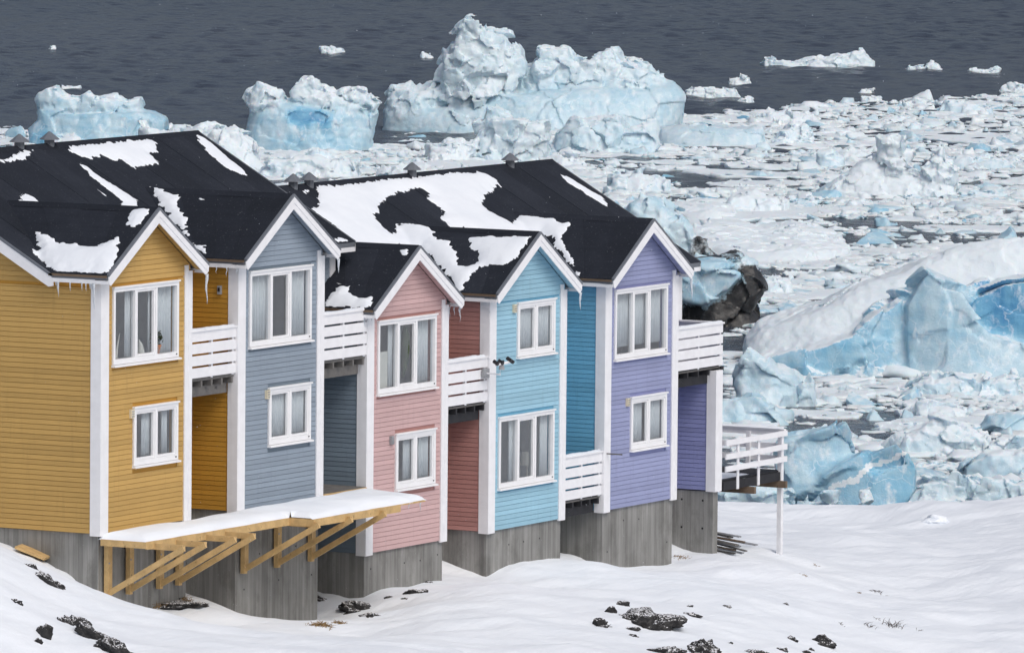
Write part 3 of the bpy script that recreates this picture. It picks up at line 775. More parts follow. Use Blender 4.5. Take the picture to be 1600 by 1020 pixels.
SNOW = [
 ([(-14, 234), (30, 231), (55, 231), (54, 240), (46, 248), (30, 252), (15, 255), (-14, 257)], 0, .09, 'snow patch below the ridge at the left frame edge'),
 ([(105, 231), (150, 225), (190, 221), (235, 218), (248, 226), (243, 232), (247, 238), (236, 243), (253, 257), (235, 259), (212, 265), (203, 261), (190, 250), (175, 251), (160, 245), (143, 252), (122, 245), (110, 238)], 0, .09, 'broad ragged snow patch below the ridge of the yellow house'),
 ([(124, 258), (135, 260), (155, 275), (185, 295), (215, 315), (227, 326), (210, 326), (190, 315), (165, 295), (140, 275)], 0, .07, 'long narrow diagonal snow streak on the yellow house roof'),
 ([(148, 295), (158, 300), (170, 309), (191, 325), (186, 325), (166, 312)], 0, .04, 'hair-thin snow streak beside the long diagonal one'),
 ([(34, 301), (45, 305), (60, 312), (67, 319), (50, 318), (26, 316)], 0, .06, 'small triangular snow patch at the left of the roof'),
 ([(304, 210), (315, 213), (335, 228), (360, 251), (380, 268), (384, 275), (374, 274), (350, 262), (325, 240), (308, 220)], 0, .09, 'long snow strip along the right verge of the left roof'),
 ([(234, 293), (255, 297), (275, 306), (286, 309), (279, 318), (282, 330), (291, 345), (290, 355), (297, 372), (310, 385), (328, 387), (325, 394), (321, 403), (300, 384), (280, 360), (262, 339), (249, 324), (240, 308)], 0, .10, 'curved snow drift in the valley behind the yellow gable'),
 ([(56, 364), (75, 372), (92, 383), (118, 383), (140, 386), (165, 380), (190, 366), (188, 380), (183, 405), (174, 424), (160, 429), (120, 427), (92, 425), (75, 415), (48, 390), (60, 391)], 0, .12, 'crescent of snow on the eave of the yellow gable'),
 ([(205, 330), (225, 328), (235, 330), (225, 345), (205, 362), (198, 357), (197, 345)], 0, .10, 'rounded snow lump just left of the yellow gable peak'),
 ([(306, 312), (315, 308), (326, 312), (327, 316), (310, 319)], 0, .07, 'small snow lump on the slate grey gable roof'),
 ([(353, 316), (362, 315), (362, 320), (354, 321)], 0, .05, 'tiny snow crumb on the slate grey gable roof'),
 ([(492, 293), (505, 292), (560, 287), (610, 281), (660, 277), (700, 271), (750, 270), (765, 276), (781, 285), (775, 298), (758, 312), (753, 322), (765, 332), (790, 345), (800, 350), (808, 336), (830, 336), (850, 340), (880, 349), (893, 346), (892, 352), (882, 363), (880, 375), (890, 395), (895, 410), (903, 428), (907, 437), (890, 415), (872, 392), (850, 366), (832, 373), (820, 390), (810, 405), (787, 416), (757, 418), (742, 430), (728, 445), (723, 456), (716, 455), (700, 436), (680, 411), (658, 386), (620, 383), (560, 383), (552, 381), (542, 372), (510, 346), (485, 327), (493, 325), (497, 315), (495, 303)], 1, .11,
  'vast snow sheet with a dark hole over the pink and blue house roofs',
  [[(586, 342), (594, 322), (612, 308), (640, 297), (662, 298), (668, 303), (667, 313), (682, 322), (693, 333), (686, 341), (697, 350), (705, 357), (845, 362), (838, 370), (760, 369), (733, 375), (736, 387), (746, 397), (747, 410), (728, 417), (720, 415), (712, 396), (703, 378), (687, 374), (675, 361), (660, 354), (630, 349), (618, 352), (613, 368), (598, 357)]]),
 ([(876, 273), (890, 280), (915, 293), (940, 308), (953, 323), (940, 320), (910, 302), (885, 285)], 1, .07, 'thin snow strip along the right verge of the violet house roof'),
 ([(527, 444), (548, 449), (545, 460), (560, 467), (583, 464), (582, 475), (575, 484), (520, 486), (508, 480), (512, 465), (520, 458)], 1, .13, 'thick snow lying on the lower eave of the pink gable'),
 ([(626, 394), (637, 389), (641, 393), (632, 402), (626, 401)], 1, .08, 'small snow lump near the pink gable peak'),
 ([(520, 374), (538, 372), (548, 379), (528, 382)], 0, .10, 'snow on the lower right corner of the slate grey house roof'),
 ([(470, 298), (486, 297), (480, 305), (474, 303)], 1, .06, 'snow scrap by the twin vents between the roofs'),
]
for s_ in SNOW: snow_patch(*s_[:4], *( [s_[4]] if len(s_) > 4 else []))

# ------------------------------------------------------------------ timber brackets and the snowy walkway
zb_, zt_ = -1.32, -.13
def bracket(X, label):
    r = empty('timber_bracket', (X, -.02, zb_), label, 'bracket', 'timber brackets under the walkway')
    H = zt_-zb_
    box('wall_post', M['timber'], r, -.09, .02, -.10, .0, 0, H); box('wall_post', M['timber'], r, .025, .07, -.10, -.0, .1, H)
    box('arm', M['timber'], r, .021, .0245+.045-.0, -1.83, -.101, H-.14, H-.02)
    MB().beam((-.035, -.06, .08), (-.035, -1.86, H-.07), .05, .115).build('brace', M['timber'], r)
    MB().tube([(-.06, -.103, H*.6), (-.06, -.115, H*.6)], .02, 6).build('bolt', M['galv'], r)
names_ = ['first timber bracket, at the corner of the yellow house', 'second timber bracket from the yellow corner', 'third timber bracket from the yellow corner', 'fourth timber bracket, last under the yellow house',
          'first timber bracket on the slate grey house foundation', 'middle timber bracket on the slate grey house foundation', 'last timber bracket, nearest the pink house']
for X, l in zip((.25, 1.09, 2.27, 3.03, 5.65, 7.01, 8.42), names_): bracket(X, l)
wk = empty('walkway', (0, 0, 0), 'unfinished timber walkway under snow, along yellow and grey houses', 'walkway')
DZ = -.13
for k in range(8): box('deck_plank', M['timber'], wk, .02, 5.72, -1.10+k*.134, -1.10+k*.134+.122, DZ, DZ+.03)
for k in range(12): box('deck_plank', M['timber'], wk, 5.73, 10.45, -1.68+k*.134, -1.68+k*.134+.122, DZ, DZ+.03)
for (a, b, c, d) in ((.0, 5.73, -1.145, -1.10), (5.70, 9.3, -1.73, -1.685)): box('rim_joist', M['timber'], wk, a, b, c, d, DZ-.12, DZ+.032)
box('rim_joist', M['timber'], wk, -.045, -.001, -1.145, -.06, DZ-.10, DZ+.031); box('rim_joist', M['timber'], wk, 5.655, 5.699, -1.73, -1.146, DZ-.12, DZ+.0315)
for k in range(3): box('cross_joist', M['timber'], wk, .1, 5.6, -.25-k*.33, -.205-k*.33, DZ-.10, DZ-.001)
def deck_snow():
    xs = np.arange(-.1, 10.75, .045); ys = np.arange(-1.85, .05, .03); X, Y = np.meshgrid(xs, ys, indexing='ij')
    front = np.where(X < 5.7, -1.10, -1.66)+.05*fbm(X*1.3, X*0, X*0, 3, 2)
    front = np.where(X > 9.0, front-.0+(X-9.0)*.03, front)
    endx = 10.58+.15*fbm(Y*2, Y*0, Y*0, 2, 4)
    d = np.minimum.reduce([Y-front, -.0-Y+.04, X-.02, endx-X]); d = np.where(Y < front*0-1.14, np.minimum(d, X-5.69), d)
    hgt = DZ+.031+np.clip(.16*(1-np.exp(-np.clip(d, 0, None)/.12)), 0, 1)*(1+.4*fbm(X*.7, Y*.9, X*0, 3, 7))
    hgt = np.where(d < 0, DZ+.02, hgt); ok = d > -.05
    q = ok[:-1, :-1] & ok[1:, :-1] & ok[1:, 1:] & ok[:-1, 1:]
    use = np.zeros(X.shape, bool); n, m = X.shape
    for a, b in ((0, 0), (1, 0), (1, 1), (0, 1)): use[a:n-1+a, b:m-1+b] |= q
    idx = -np.ones(X.shape, int); idx[use] = np.arange(use.sum())
    F = np.stack([idx[:-1, :-1][q], idx[1:, :-1][q], idx[1:, 1:][q], idx[:-1, 1:][q]], -1)
    tag(np_mesh('snow_layer', np.stack([X[use], Y[use], hgt[use]], -1), F, M['roof_snow']), 'smooth snow layer on the timber walkway', 'snow')
deck_snow()

# ------------------------------------------------------------------ right-hand terrace of the violet house
td = empty('terrace_deck', (27.50, .044, -1.393), 'white railed timber terrace on a tall post, right of the violet house', 'terrace')
TX0, TX1, TY1 = .03, 3.10, 2.3; tz = .20
for k in range(10): box('deck_plank', M['darkwood'], td, TX0, TX1, .02+k*.225, .23+k*.225, tz-.035, tz)
box('rim_joist', M['darkwood'], td, TX0, TX1-.05, -.03, .015, tz-.24, tz-.036); box('rim_joist', M['darkwood'], td, TX1-.05, TX1-.001, -.03, TY1, tz-.24, tz-.0365)
for xx in (1.28, 2.90): box('beam', M['brownwood'], td, xx-.05, xx+.05, -.22, TY1, tz-.40, tz-.241)
for k, zt in enumerate((1.14, .82, .53)):
    box('rail', M['white'], td, TX0, TX1+.06, -.10, -.06, zt-.13, zt)
    box('rail', M['white'], td, TX1+.01, TX1+.05, -.058, TY1, zt-.13, zt)
    box('rail', M['white'], td, TX0, TX1, TY1, TY1+.04, zt-.13, zt)
box('rail_cap', M['white'], td, TX1-.03, TX1+.09, -.05, TY1+.05, 1.141, 1.17); box('rail_cap', M['white'], td, TX0, TX1-.031, TY1-.05, TY1+.06, 1.141, 1.17)
for xx in (.72, 1.78): box('rail_post', M['white'], td, xx-.05, xx+.05, -.058, -.031, tz-.25, 1.08)
for yy in (.9, 1.9): box('rail_post', M['white'], td, TX1-.05, TX1+.009, yy-.05, yy+.05, tz, 1.08)
for xx in (.4, 1.6): box('rail_post', M['white'], td, xx-.05, xx+.05, TY1-.06, TY1-.001, tz, 1.12)
box('corner_post', M['white'], td, TX1-.16, TX1-.04, -.058, .05, -2.6, 1.13)
def snow_strip(name, label, X0, X1, Y0, Y1, z, th, parent=None):
    nx, ny = max(3, int((X1-X0)/.05)+1), max(3, int((Y1-Y0)/.05)+1)
    X, Y = np.meshgrid(np.linspace(X0, X1, nx), np.linspace(Y0, Y1, ny), indexing='ij')
    d = np.minimum.reduce([X-X0, X1-X, Y-Y0, Y1-Y]); e = min(X1-X0, Y1-Y0)*.35
    Z = z+th*np.sqrt(np.clip(d/e, 0, 1))*(.8+.5*fbm(X*2.2, Y*2.2, X*0+z, 3, 4)); idx = np.arange(nx*ny).reshape(nx, ny)
    F = np.stack([idx[:-1, :-1], idx[1:, :-1], idx[1:, 1:], idx[:-1, 1:]], -1).reshape(-1, 4)
    return tag(np_mesh(name, np.stack([X, Y, Z], -1).reshape(-1, 3), F, M['roof_snow']), label, 'snow')
snow_strip('snow_ridge', 'snow piled on the far rail of the terrace', 27.55, 30.75, 2.25, 2.5, -.22, .17)
snow_strip('snow_ridge', 'snow lying along the right rail cap of the terrace', 30.56, 30.68, .0, 2.2, -.222, .07)
snow_strip('snow_cover', 'thin snow on the dark planks of the terrace', 27.6, 29.2, .2, 2.2, -1.19, .05)
for (h, x0, x1, z, l) in ((0, 3.55, 5.33, 3.893, 'snow line on the balcony rail beside the yellow house'), (1, 8.95, 10.75, 3.893, 'snow line on the balcony rail between the grey and pink houses'),
                          (2, 14.4, 16.15, 2.50, 'snow line on the balcony rail between the pink and blue houses'), (3, 19.8, 21.55, -.02, 'snow line on the low balcony rail of the blue house'),
                          (4, 25.2, 27.5, 2.515, 'snow line on the front rail of the violet house balcony')):
    o = HY[min(h, 4)]; snow_strip('snow_line', l, x0, x1, o-.03, o+.10, z, .055)

# ------------------------------------------------------------------ icicles
ORD = ['first', 'second', 'third', 'fourth', 'fifth', 'sixth', 'seventh', 'eighth', 'ninth', 'tenth', 'eleventh', 'twelfth', 'thirteenth', 'fourteenth', 'fifteenth']
def icicle(X, Y, Z, L, r, label, bend=0):
    pts = []; rad = []
    for k in range(7):
        u = k/6; pts.append((X+bend*u*u+.01*math.sin(u*9+X*7), Y+.008*math.sin(u*7+X*3)+bend*u*u, Z-L*u)); rad.append(max(.002, r*(1-u)**.8*(1+.15*math.sin(u*20+X))))
    tag(MB().tube(pts, rad, 6).build('icicle', M['icicle'], None, True), label, 'icicle', 'icicles under the eaves')
yv = YM+(ZE-ZM)/MS
for k, Y in enumerate(sorted(random.uniform(-.2, .95) for _ in range(13))):
    L = random.choice([.12, .18, .25, .35, .48])*random.uniform(.7, 1.1)
    icicle(-EV+.01, Y, ZE-.172, L, .012+L*.03, ORD[k]+' icicle from the white corner post in the yellow gable eave fringe')
for (i, L, l) in ((0, .62, 'long icicle at the right foot of the yellow gable'), (1, .30, 'icicle at the right foot of the slate grey gable'), (3, .40, 'icicle at the right foot of the blue gable'), (4, .52, 'long icicle at the right foot of the violet gable')):
    icicle(HX[i]+WID+EV-.03, HY[i]-OV+.02, HZ[i]+ZE-.19, L, .035, l, -.03)
icicle(HX[0]+WID+EV-.05, .15, ZE-.172, .28, .03, 'short thick icicle behind the right foot of the yellow gable')
for k, y_ in enumerate(sorted(random.uniform(.0, .6) for _ in range(9))): icicle(HX[2]+WID+EV-.02-random.uniform(0, .03), .04-OV+y_, HZ[2]+ZE-.172, random.uniform(.08, .34), .016, ORD[k]+' icicle from the right in the fringe of the pink gable')
for k in range(3): icicle(HX[2]-EV+.02+k*.01, .0-.2+.1*k, HZ[2]+ZE-.172, random.uniform(.1, .25), .014, ORD[k]+' small icicle from the right at the left foot of the pink gable')
for k in range(4): icicle(HX[1]-EV+.01, -.1+.25*k, ZE-.172, random.uniform(.06, .2), .014, ORD[k]+' small icicle from the right under the left eave of the slate grey gable')
for k in range(4): icicle(10.2-k*.5, -1.70, DZ-.0, random.uniform(.1, .28), .014, ORD[k]+' small icicle from the tip of the snowy walkway')

# ------------------------------------------------------------------ things on window sills and walls
def place(o, loc): o.location = loc; return o
t_ = MB().tube([(0+.16*math.sin(u*1.1)*u, 0, .52*u) for u in [k/9 for k in range(10)]], [.035*(1-u/10.5) for u in range(10)], 8).build('carved_tusk', M['ivory'], None, True)
place(t_, (.78, .10, 3.50)); tag(t_, 'curved ivory tusk standing in the large yellow house window', 'ornament')
t_ = MB().tube([(0, 0, 0), (.01, 0, .1), (.0, 0, .22), (-.06, 0, .33)], [.09, .08, .05, .01], 8).build('carved_figure', M['ivory'], None, True)
place(t_, (1.72, .10, 3.50)); tag(t_, 'pale pointed carving in the middle pane of the yellow window', 'ornament')
for k, (x, s_, l) in enumerate(((.62, .9, 'small terracotta pot at the left of the yellow window'), (2.33, 1.25, 'terracotta pot holding the dark plant in the yellow window'))):
    p_ = MB().tube([(0, 0, 0), (0, 0, .12*s_), (0, 0, .125*s_), (0, 0, .15*s_)], [.06*s_, .08*s_, .09*s_, .09*s_], 12).build('flower_pot', M['terracotta'], None); place(p_, (x, .10, 3.50)); tag(p_, l, 'pot')
def leafball(name, loc, r, n, mat, label, cat):
    v = []; f = []
    for k in range(n):
        d = Vector((random.gauss(0, 1), random.gauss(0, 1), random.gauss(0, 1))).normalized()*r*random.uniform(.5, 1)
        a = Vector((random.gauss(0, 1), random.gauss(0, 1), random.gauss(0, 1))).normalized()*r*.3; b = a.orthogonal().normalized()*r*.14
        i = len(v); v += [tuple(d-a), tuple(d+b), tuple(d+a), tuple(d-b)]; f.append((i, i+1, i+2, i+3))
    o = mesh_obj(name, v, f, mat); o.location = loc; return tag(o, label, cat)
leafball('house_plant', (2.33, .11, 3.82), .16, 120, M['leafy'], 'bushy dark houseplant in the right pane of the yellow window', 'plant')
pb = box('white_board', M['ivory'], None, -.36, .36, -.01, .01, 0, .78); place(pb, (HX[2]+.92, .18, HZ[2]+3.5)); tag(pb, 'pale board standing behind the left pane of the pink window', 'board')
dm = MB(); dm.tube([(0, 0, .0), (.05, 0, .25), (.08, 0, .6), (.10, 0, .95), (.06, 0, 1.15)], [.02, .07, .11, .09, .02], 8)
dm = dm.build('hanging_ornament', M['leafy'], None, True); place(dm, (HX[2]+1.78, .15, HZ[2]+3.65)); tag(dm, 'long dark ornament hanging in the middle pane of the pink window', 'ornament')
lp = MB().tube([(0, 0, 0), (0, 0, .3), (0, 0, .301), (0, 0, .58)], [.02, .02, .17, .14], 12).build('table_lamp', M['ivory'], None); place(lp, (HX[3]+2.55, .45, HZ[3]+.95)); tag(lp, 'pale table lamp behind the right pane of the blue window', 'lamp')
# mast arm with an antenna on the rail between pink and blue
q0 = on_plane(759, 583, 1, -.02)
an = empty('antenna_arm', tuple(q0), 'small antenna on a bent arm, on the balcony rail left of the blue house', 'antenna')
box('clamp', M['galv'], an, -.12, .12, -.03, .03, -.10, .10)
MB().tube([(0, -.03, -.0), (.0, -.36, -.01), (.0, -.37, .20)], .018, 8).build('arm', M['white'], an)
MB().tube([(-.25, -.40, .22), (.35, -.40, .24)], .03, 8).build('crossbar', M['white'], an)
for xx, zz in ((-.27, .27), (-.05, .27), (.33, .30), (.42, .26)): MB().tube([(xx, -.46, zz-.03), (xx+.02, -.34, zz+.03)], .045, 6).build('element', M['black'], an)
MB().tube([(-.3, -.4, .285), (.08, -.4, .285)], .022, 6).build('element', M['black'], an)
MB().tube([(0, -.40, .10), (0, -.40, .21)], [.07, .05], 8).build('receiver', M['galv'], an)
# loose stick on the blue balcony
q1 = on_plane(957, 709, 1, -.15); tag(MB().beam(tuple(q1+np.array([-.0, .55, .0])), tuple(q1+np.array([0, -.25, 0])), .03, .03).build('loose_stick', M['oldwood']), 'thin stick lying out over the low balcony rail end', 'stick')

# ------------------------------------------------------------------ plank pile by the pier
q = ground_hit(1128, 864)
for k in range(10):
    L = random.uniform(.4, .95); a = random.uniform(-.25, .25)-.15; zz = .04+.045*k; yb = random.uniform(-.15, .35)
    base = np.array([27.66+random.uniform(-.05, .12), .12+yb*.4, q[2]+zz])
    d = np.array([math.sin(a)*.7, -math.cos(a), -.10 if k < 10 else -.02]); mt = ['oldwood', 'galv', 'brownwood', 'oldwood', 'galv'][k % 5]
    e_ = base+d*(L*(1.0 if k < 8 else .55))
    tag(MB().beam(tuple(base-d*.3), tuple(e_), random.uniform(.06, .16), .03).build('loose_plank', M[mt]), ORD[k]+' scrap plank from the bottom of the pile beside the concrete pier', 'plank', 'scrap planks beside the pier')
# board wedged on the slope at the left
q = on_plane(66, 862, 0, -.15)
bd = MB().beam((q[0]+.05, q[1]-.1, q[2]-.12), (q[0]-.12, q[1]+.5, q[2]+.10), .5, .05).build('slanted_board', M['timber']); tag(bd, 'timber board end poking out of snow at the left frame edge', 'board')

# ------------------------------------------------------------------ rocks, grass, twigs
def rock(px, py, w, h, label, tilt=0, name='rock', cap=False):
    p = ground_hit(px, py+h*.35); dist = np.linalg.norm(p-CAM); m = dist/FPX
    bm = bmesh.new(); bmesh.ops.create_icosphere(bm, subdivisions=4 if w > 25 else 3, radius=1)
    V = np.array([v.co[:] for v in bm.verts]); sd_ = int(px*7+py)
    r = 1+.75*fbm(V[:, 0]*1.3+sd_, V[:, 1]*1.3, V[:, 2]*1.3, 3, sd_)
    wd, wv = worley(V[:, 0]*1.6+sd_, V[:, 1]*1.6, V[:, 2]*1.6, sd_ % 99); r = r+.22*wv+.10*vnoise(V[:, 0]*7, V[:, 1]*7, V[:, 2]*7, sd_)
    V = V*r[:, None]
    W_, H_ = w*m*.60, h*m*.62
    c, s2 = math.cos(tilt), math.sin(tilt)
    for v, (a, b, z) in zip(bm.verts, V):
        a, b, z = a*W_, b*W_*.8, z*H_
        a, z = a*c+z*s2, -a*s2+z*c
        v.co = Vector(RH*a+FH*b)+Vector((0, 0, z))
    me = bpy.data.meshes.new(name); bm.to_mesh(me); bm.free()
    o = finish(name, me, M['rock'], None, True); o.location = (p[0], p[1], p[2]-.3*H_); return tag(o, label, 'rock', 'rocks showing through the snow')
ROCKS = [(20, 935, 20, 11, 'small dark rock at the left frame edge'), (66, 979, 20, 36, 'upright dark rock on the left snow slope', .3), (47, 882, 20, 9, 'upper dark rock streak near the slanted board', .4),
 (80, 903, 40, 22, 'slanted dark rock below the yellow house corner', .6), (118, 968, 48, 22, 'dark rock at the top of the left outcrop', .5), (148, 985, 60, 26, 'middle dark rock of the left outcrop', .7),
 (183, 1005, 60, 34, 'lower dark rock of the left outcrop', .8), (57, 997, 12, 16, 'little dark rock below the upright one', .3), (122, 986, 9, 6, 'rock crumb left of the outcrop'),
 (272, 940, 78, 15, 'flat rock with brown grass below the yellow foundation'), (562, 945, 46, 20, 'dark rock at the foot of the pink foundation', .2), (580, 957, 30, 12, 'flat rock just below the pink foundation rock'), (500, 932, 46, 9, 'low snowy rock in the corner left of the pink foundation', .3),
 (649, 921, 26, 12, 'dark rock tip below the pink foundation, right'), (632, 934, 10, 7, 'rock crumb below the pink foundation'), (608, 931, 12, 7, 'small rock against the pink foundation'), (670, 908, 14, 6, 'reddish-dark rock at the pink foundation corner'),
 (1005, 958, 84, 30, 'largest dark rock in the foreground snow'), (975, 938, 18, 18, 'rock spike above the largest foreground rock', .5), (955, 951, 18, 15, 'small rock left of the largest foreground rock'),
 (938, 972, 34, 18, 'crumbly rock down left of the largest foreground rock', -.3), (986, 980, 22, 9, 'small flat rock under the largest foreground rock'), (988, 991, 12, 6, 'tiny rock under the largest foreground rock'),
 (1046, 1014, 56, 22, 'dark rock at the bottom frame edge, left of the pair'), (1098, 1006, 58, 40, 'tall dark rock at the bottom frame edge, right of the pair'),
 (1077, 945, 9, 6, 'rock crumb right of the largest foreground rock'), (1080, 958, 20, 8, 'small dark patch of rock above the bottom pair'), (1137, 945, 13, 11, 'small grey stone alone in the snow'),
 (1228, 942, 9, 7, 'tiny dark stone on the open slope'), (1236, 995, 18, 11, 'grey stone left of the round boulder'), (1286, 998, 28, 18, 'round grey boulder near the bottom edge'), (1222, 1012, 13, 9, 'dark stone low on the slope'),
 (1176, 1016, 32, 11, 'flat dark stone at the bottom frame edge'), (1140, 1003, 8, 6, 'rock crumb right of the tall bottom rock'), (1267, 1012, 8, 10, 'small stone beside the round boulder'), (1258, 1017, 12, 7, 'flat stone below the round boulder')]
for r_ in ROCKS: rock(*r_)
q = ground_hit(1449, 808); o = rock(1456, 806, 30, 17, 'snow-capped boulder on the crest at the right'); o.data.materials.clear(); o.data.materials.append(M['snow'])
rock(1465, 809, 8, 8, 'black rock tip beside the snow-capped boulder')
def tuft(px, py, w, n, hgt, mat, name, label, cat, lean=.4):
    p = ground_hit(px, py); m = np.linalg.norm(p-CAM)/FPX; v = []; f = []
    for k in range(n):
        a = random.gauss(0, w*m*.3); b = random.gauss(0, w*m*.3); base = RH*a+FH*b; P3 = p+base; s_, t2 = st(P3); base[2] = float(ground_z(s_, t2))-p[2]-.01
        d = np.array([random.gauss(.2, lean), random.gauss(-.2, lean), 1.0]); d = d/np.linalg.norm(d)*hgt*random.uniform(.5, 1.2)
        mid = base+d*.55; tip = base+d+np.array([d[0], d[1], -.35*np.linalg.norm(d)])*.5
        wv = np.cross(d, (random.random(), random.random(), .1)); wv = wv/np.linalg.norm(wv)*.006; i = len(v)
        v += [base-wv, base+wv, mid+wv, mid-wv, tip]; f += [(i, i+1, i+2, i+3), (i+3, i+2, i+4)]
    o = mesh_obj(name, v, f, mat); o.location = tuple(p); return tag(o, label, cat, kind=None)
tuft(234, 943, 42, 260, .20, M['grass'], 'grass_tuft', 'brown dry grass at the foot of the yellow foundation', 'grass', .9)
tuft(290, 938, 16, 50, .12, M['grass'], 'grass_tuft', 'dry grass right of the flat rock under the yellow house', 'grass', .9)
tuft(500, 977, 28, 160, .14, M['grass'], 'grass_tuft', 'brown dry grass at the grey foundation corner', 'grass', 1)
tuft(530, 974, 18, 80, .10, M['grass'], 'grass_tuft', 'dry grass right of the grey foundation corner', 'grass', 1)
tuft(765, 894, 16, 60, .08, M['grass'], 'grass_tuft', 'dry grass at the foot of the blue foundation', 'grass', 1)
tuft(1062, 872, 28, 70, .07, M['grass'], 'grass_tuft', 'dry grass between violet foundation and pier', 'grass', 1)
for k, (x, y, w, l) in enumerate([(1275, 885, 9, 'yellowish grass wisp on the open slope'), (1256, 899, 11, 'grass wisp below the terrace post'), (1342, 926, 6, 'ochre grass wisp near the twigs')]):
    tuft(x, y, w, 26, .05, M['grass'], 'grass_wisp', l, 'grass', 1.2)
for x, y, w, n, h_, l in [(1394, 978, 26, 30, .22, 'low leafless shrub on the right slope'), (1370, 925, 22, 18, .12, 'scattered dark twigs high on the right slope'), (1358, 980, 18, 14, .13, 'small twigs left of the leafless shrub'),
                          (1370, 967, 10, 9, .08, 'tiny twigs above the leafless shrub'), (1315, 975, 14, 9, .06, 'faint twigs left on the right slope'), (1435, 985, 12, 8, .07, 'faint twigs right of the leafless shrub')]:
    tuft(x, y, w, n, h_, M['twig'], 'twig_shrub', l, 'shrub', .9)

# ------------------------------------------------------------------ icebergs: solids cut from noise fields
def surface_nets(Fd, org, cell):
    nx, ny, nz = Fd.shape; s = Fd < 0
    c = [(a, b, d) for a in (0, 1) for b in (0, 1) for d in (0, 1)]
    sl_ = lambda A, o: A[o[0]:nx-1+o[0], o[1]:ny-1+o[1], o[2]:nz-1+o[2]]
    cnt = sum(sl_(s, o).astype(np.int8) for o in c); act = (cnt > 0) & (cnt < 8)
    I = np.argwhere(act); acc = np.zeros((len(I), 3)); num = np.zeros(len(I))
    for o in c:
        for ax in range(3):
            if o[ax] == 0:
                e = list(o); e[ax] = 1
                a = sl_(Fd, o)[act]; b = sl_(Fd, tuple(e))[act]; m = (a < 0) != (b < 0)
                t = np.where(m, a/np.where(m, a-b, 1), 0); p = np.tile(np.array(o, float), (len(I), 1)); p[:, ax] = t
                acc += p*m[:, None]; num += m
    V = (I+acc/num[:, None])*cell+org
    idx = -np.ones(act.shape, np.int64); idx[act] = np.arange(len(I)); Q = []
    for ax in range(3):
        a = np.moveaxis(s, ax, 0); d = a[:-1] != a[1:]; d = d[:, 1:-1, 1:-1]; inside = a[:-1, 1:-1, 1:-1][d]
        J = np.argwhere(d); id2 = np.moveaxis(idx, ax, 0); i, j, k = J[:, 0], J[:, 1]+1, J[:, 2]+1
        q = np.stack([id2[i, j-1, k-1], id2[i, j, k-1], id2[i, j, k], id2[i, j-1, k]], -1)
        fl = inside if ax != 1 else ~inside
        q = np.where(fl[:, None], q, q[:, ::-1]); Q.append(q)
    return V, np.concatenate(Q)
def ice_attrs(o, blue, snow, dirt):
    for n_, a in (('blue', blue), ('snow', snow), ('dirt', dirt)):
        at = o.data.attributes.new(n_, 'FLOAT', 'POINT'); at.data.foreach_set('value', np.ascontiguousarray(np.broadcast_to(a, (len(o.data.vertices),)), np.float32))
BN = [0]
